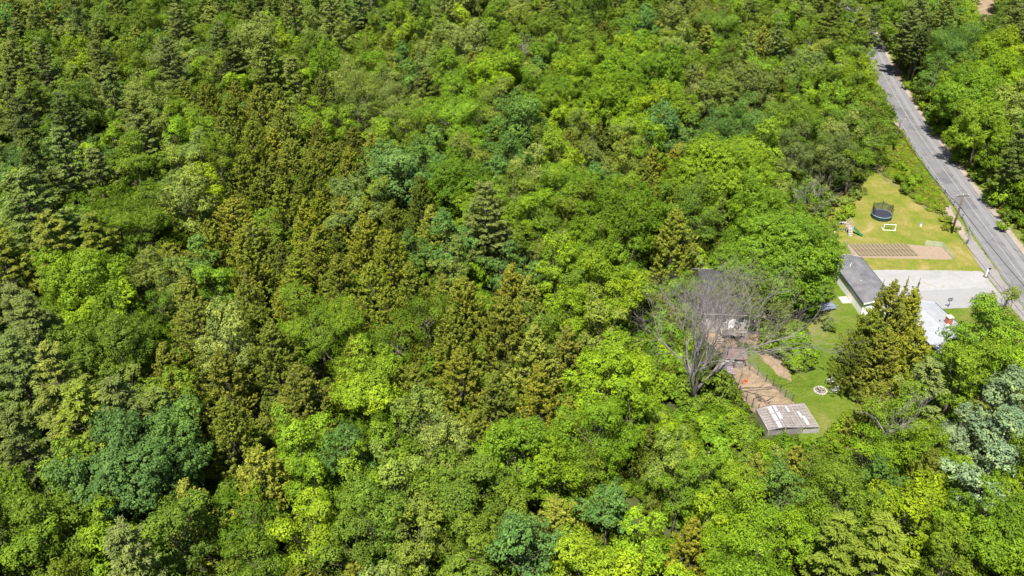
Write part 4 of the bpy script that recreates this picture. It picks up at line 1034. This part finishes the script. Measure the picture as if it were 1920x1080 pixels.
# --- vegetable plot
sheet('garden_soil', [(1588, 457), (1700, 458), (1768, 464), (1787, 487), (1690, 485), (1600, 483)], .018, masked('tilled_soil', c_tilled, .95, .12, 1), .5, .25)
VP = empty('vegetable_plot', (at(1590, 457).x, at(1590, 457).y, 0), 0, 'dark tilled rows of the vegetable plot on the left of the garden', 'vegetable plot')
p0 = VP.location
DSOIL = plain('dark_row_soil', (.125, .095, .06), 1, 0, .4, 2); GSOIL = plain('weedy_row', (.175, .15, .08), 1, 0, .3, 2)
mr_ = {}
for k in range(16):
    x = .25 + k * .72
    for w__, dx, m_, h_ in ((.38, 0, DSOIL, .09), (.26, .36, GSOIL, .05)):
        b = MB(); yy0 = -.15; yy1 = -4.75; seg = 8; sk = .5
        for i in range(seg):
            a_ = i / seg; c_ = (i + 1) / seg; i0 = len(b.v)
            for t in (a_, c_):
                y = yy0 + (yy1 - yy0) * t; xc = sk * t + random.uniform(-.02, .02)
                b.v += [(xc - w__ / 2, y, .0), (xc - w__ * .2, y, h_), (xc + w__ * .2, y, h_), (xc + w__ / 2, y, .0)]
            for q in range(3): b.f.append((i0 + q, i0 + q + 1, i0 + 5 + q, i0 + 4 + q))
        o = b.build('soil_row', m_, VP); o.location = (x + dx, 0, .022)

# --- mailbox, sign
MBx = empty('mailbox', at(1848, 519), R(20), 'black mailbox on thick white post at the road edge', 'mailbox')
MB().box((0, 0, .85), (.22, .22, 1.7)).build('post', WHITE, MBx); b = MB().box((.28, 0, 1.62), (.62, .24, .2)); b.tube([(-.03, 0, 1.70), (.59, 0, 1.70)], .12, 10); b.build('box', BLACK, MBx)
MB().box((.3, 0, .75), (.55, .16, .14)).build('newspaper_tube', BLACK, MBx)
b = MB().tube([(0, 0, 0), (0, 0, .14)], [.5, .44], 10); b.build('base', DARKWOOD, MBx)
SG = empty('sign', at(1777, 577), R(4), 'small black framed sign on thin post between driveway and lawn', 'sign')
MB().box((0, 0, .75), (.06, .06, 1.5)).build('post', BLACK, SG); MB().box((0, 0, 1.72), (.86, .05, .55)).build('board', BLACK, SG)
for x in (-.28, 0, .28): MB().box((x, -.03, 1.74), (.17, .02, .26)).build('lettering', GW, SG)

# --- utility poles and wires
pa = at(1784, 437); ha = height_for(pa, 365)
hb = ha; pb = at(1690, 223, hb); pb = Vector((pb.x, pb.y, 0))
pc = pa + (pa - pb).normalized() * 52; pc = Vector((pc.x + 2.0, pc.y, 0))
pd = Vector((pb.x + 8, pb.y + 52, 0))
wd = (pa - pb).normalized(); ad = Vector((1, .12, 0)).normalized()
def upole(p, h, label):
    r_ = empty('utility_pole', p, 0, label, 'utility pole', 'utility poles along the road')
    MB().tube([(0, 0, -.3), (0, 0, h * .5), (0, 0, h)], [.21, .18, .15], 10).build('pole', POLE, r_, True)
    MB().bar(-ad * 1.2 + Vector((0, .13, h - .35)), ad * 1.2 + Vector((0, .13, h - .35)), .17, .18).build('crossarm', GREYBARK if h != ha or p is pb else DARKWOOD, r_)
    for x in (-1.1, 0, 1.1):
        q = ad * x + Vector((0, .13, h - .25 + (.1 if x == 0 else 0))); MB().tube([q, q + Vector((0, 0, .12)), q + Vector((0, 0, .24))], [.05, .08, .04], 8).build('insulator', WHITE, r_)
    for s in (-1, 1): MB().bar((0, .13, h - 1.0), ad * .6 * s + Vector((0, .13, h - .42)), .04).build('brace', STEEL, r_)
upole(pa, ha, 'brown utility pole with crossarm on the lawn beside the guardrail end')
upole(pb, hb, 'utility pole with pale crossarm rising from trees left of the road')
upole(pc, ha, 'utility pole at the right edge nearest the camera'); upole(pd, hb, 'farthest utility pole beside the road')
def span(a, b, ha_, hb_, rad, name, label, cat, sag=.9, off=Vector((0, 0, 0))):
    pts_ = []
    for k in range(17):
        t = k / 16; q = a.lerp(b, t) + off; pts_.append((q.x, q.y, ha_ + (hb_ - ha_) * t - sag * 4 * t * (1 - t)))
    o = MB().tube(pts_, rad, 5).build(name, WIRE); tag(o, label, cat, 'wires strung along the road')
zc_ = height_for(pa, 387)
for (a, b_, ha_, hb_, nm) in ((pb, pa, hb, ha, 'between the two poles in view'), (pa, pc, ha, ha, 'from the lawn pole towards the camera'), (pd, pb, hb, hb, 'beyond the far pole')):
    span(a, b_, zc_, zc_, .055, 'telephone_cable', 'thick black telephone cable strung low ' + nm, 'cable')
    for x, s_ in ((-1.1, 'left'), (1.1, 'right')):
        span(a, b_, ha_ - .02, hb_ - .02, .012, 'power_wire', 'thin power wire on the %s crossarm end, %s' % (s_, nm), 'wire', .7, ad * x + Vector((0, .13, 0)))

# --- guardrail
gp = [at(*q) for q in ((1691, 248), (1704, 270), (1724, 300), (1745, 331), (1766, 358), (1784, 382), (1800, 405), (1809, 420), (1815, 436), (1817, 450), (1811, 458), (1806, 460))]
gl = [0]; 
for a, b_ in zip(gp[:-1], gp[1:]): gl.append(gl[-1] + (b_ - a).length)
def gat(s):
    for i in range(len(gl) - 1):
        if s <= gl[i + 1]: return gp[i].lerp(gp[i + 1], (s - gl[i]) / (gl[i + 1] - gl[i]))
    return gp[-1]
GR = empty('guardrail', gp[0], 0, 'long steel guardrail on wooden posts along the left side of the road', 'guardrail')
s = 0; prev = None; k = 0
while s < gl[-1]:
    p_ = gat(s) - gp[0]; e = min(s + 1.9, gl[-1]); q = gat(e) - gp[0]
    t = (q - p_).normalized(); nn = Vector((-t.y, t.x, 0))
    pm = p_ + (q - p_) * .1
    MB().box(None, (.2, .2, .95), M=Matrix.Translation((pm.x - nn.x * -.16, pm.y - nn.y * -.16, .45)) @ Matrix.Rotation(math.atan2(t.y, t.x), 4, 'Z')).build('post', WOOD if k % 3 else DARKWOOD, GR)
    b = MB(); W_ = [(0, .46), (.07, .53), (.0, .60), (0, .64), (.07, .71), (0, .78)]
    for (ox, z) in W_:
        b.v.append((p_.x - nn.x * ox, p_.y - nn.y * ox, z)); b.v.append((q.x - nn.x * ox, q.y - nn.y * ox, z))
    for i in range(5): b.f.append((2 * i, 2 * i + 1, 2 * i + 3, 2 * i + 2))
    b.build('rail_section', STEEL, GR); s += 1.9; k += 1

# --- bare trees
def limb(b, p, d, L, r, lev, maxlev, sides, spread, up, endpts, kids):
    n_seg = 3 if lev < 2 else 2; pts_ = [p]; rad_ = [r]; dd = Vector(d)
    for i in range(n_seg):
        dd = (dd + Vector([random.gauss(0, .13) for _ in range(3)]) + Vector((0, 0, up))).normalized()
        pts_.append(pts_[-1] + dd * L / n_seg); rad_.append(max(r * (1 - .62 * (i + 1) / n_seg), .008))
    b.tube(pts_, rad_, sides[min(lev, len(sides) - 1)], False)
    if lev >= maxlev: endpts.append(pts_[-1]); return
    for j in range(kids[min(lev, len(kids) - 1)]):
        t = random.uniform(.35, 1.0) if j else 1.0
        f_ = t * n_seg; i = min(int(f_), n_seg - 1); q = pts_[i].lerp(pts_[i + 1], f_ - i)
        base_d = (pts_[i + 1] - pts_[i]).normalized()
        side = Vector([random.gauss(0, 1) for _ in range(3)]); side = (side - base_d * side.dot(base_d)).normalized()
        nd = (base_d + side * spread * random.uniform(.5, 1.0)).normalized()
        limb(b, q, nd, L * random.uniform(.5, .78), rad_[i] * random.uniform(.48, .7), lev + 1, maxlev, sides, spread, up, endpts, kids)
def bare_tree(loc, h, rad_, stems, label, maxlev=4, kids=(4, 4, 4, 3), mat=GREYBARK, trunk_h=.2, tr=.42, leafy=None, leafn=0, tilt=.75, up=.05, name='dead_tree'):
    root = empty(name, loc, 0, label, 'tree'); th = h * trunk_h
    MB().tube([(0, 0, -.2), (.05, 0, th * .3), (0, .05, th), (0, .1, th * 1.3)], [tr * 1.25, tr * .95, tr * .85, tr * .5], 9, False).build('trunk', mat, root, True)
    E_ = []
    for k in range(stems):
        a_ = 6.283 * k / stems + random.uniform(-.3, .3); ti = tilt * random.uniform(.35, 1.1)
        d = Vector((math.cos(a_) * ti, math.sin(a_) * ti, 1)).normalized(); b = MB()
        L_ = (h - th) * random.uniform(.45, .62)
        limb(b, Vector((math.cos(a_) * tr * .4, math.sin(a_) * tr * .4, th * random.uniform(.7, 1.15))), d, L_, tr * random.uniform(.38, .55), 0, maxlev, (7, 5, 4, 3), .75, up, E_, kids)
        b.build('branch', mat, root, True)
    if leafy:
        e = np.array([tuple(q) for q in random.sample(E_, min(leafn, len(E_)))]); k_ = 14
        P = (e[:, None] + rng.normal(0, .28, (len(e), k_, 3))).reshape(-1, 3); N = unit(rng.normal(size=P.shape) + [0, 0, .6])
        me = card_mesh('sparse_leaves', P, N, rng.normal(size=P.shape), rng.uniform(.08, .16, len(P)), .6, rng.uniform(.2, .8, len(P)), LEAF)
        o = link('crown', me, None, root); o['tint'] = list(TINT[leafy])
    return root
random.seed(5)
bare_tree(at(1297, 768), 21, 8, 9, 'big bare grey dead tree rising in front of the old house', 5, (4, 4, 4, 3, 2), mat=plain('dead_bark', (.21, .185, .175), .9, 0, .45, 3), tr=.50, tilt=.46, trunk_h=.15, up=.07)
bare_tree(at(1403, 624), 11.0, 6, 7, 'brown twiggy tree with sparse olive leaves right of the old house', 4, (4, 4, 4, 2), mat=plain('brown_twig', (.19, .15, .13), .9, 0, .3, 3), tr=.25, trunk_h=.1, leafy='grey', leafn=1300, tilt=.6, name='sparse_tree')
bare_tree(at(1519, 402), 7.5, 4, 7, 'low silvery dead tree fanning out behind the big maple', 3, (4, 4, 3), tr=.2, trunk_h=.06, tilt=1.1)
for (px, py, h_, lab) in ((1092, 84, 17, 'grey dead snag among the far woods at the top middle'), (975, 172, 15, 'grey dead snag left of the dark hemlocks, upper middle'), (853, 30, 18, 'bare dead snag at the top edge left of middle'), (1583, 205, 13, 'pale dead tree beside the road behind the roadside pole'),
                        (1502, 172, 15, 'leaning grey dead tree in the upper right woods'), (1640, 905, 14, 'pale forked dead tree among maples at the lower right'), (700, 85, 14, 'thin dead tree in the upper left woods'), (1255, 62, 16, 'thin grey snag at the top right of centre'), (1860, 640, 12, 'dead branch tree behind the roadside maple at right'), (20, 700, 19, 'pale dead pine at the left edge')):
    bare_tree(at(px, py), h_, 3, 5, lab, 3, (4, 3, 3), tr=.17, trunk_h=.55, tilt=.9)
# slim standing trunks right of the road
for i, (px, py) in enumerate(((1700, 160), (1706, 163), (1711, 158), (1683, 126))):
    p_ = at(px, py); t = empty('pine_tree', p_, 0, ['tall dark pine trunk at the sandy turnout, nearest the road', 'middle dark pine trunk at the sandy turnout', 'rear dark pine trunk at the sandy turnout', 'dark pine trunk just beyond the sandy turnout'][i], 'tree', 'pine trees of the forest')
    v = K['P'][i % 3]; t.scale = (.7, .7, .95)
    c_ = link('crown', v[0], None, t); c_['tint'] = jitter('deep'); c_.location.z = 0
    MB().tube([(0, 0, 0), (0, 0, 13)], [.5, .3], 8).build('trunk', DARKBARK, t, True)
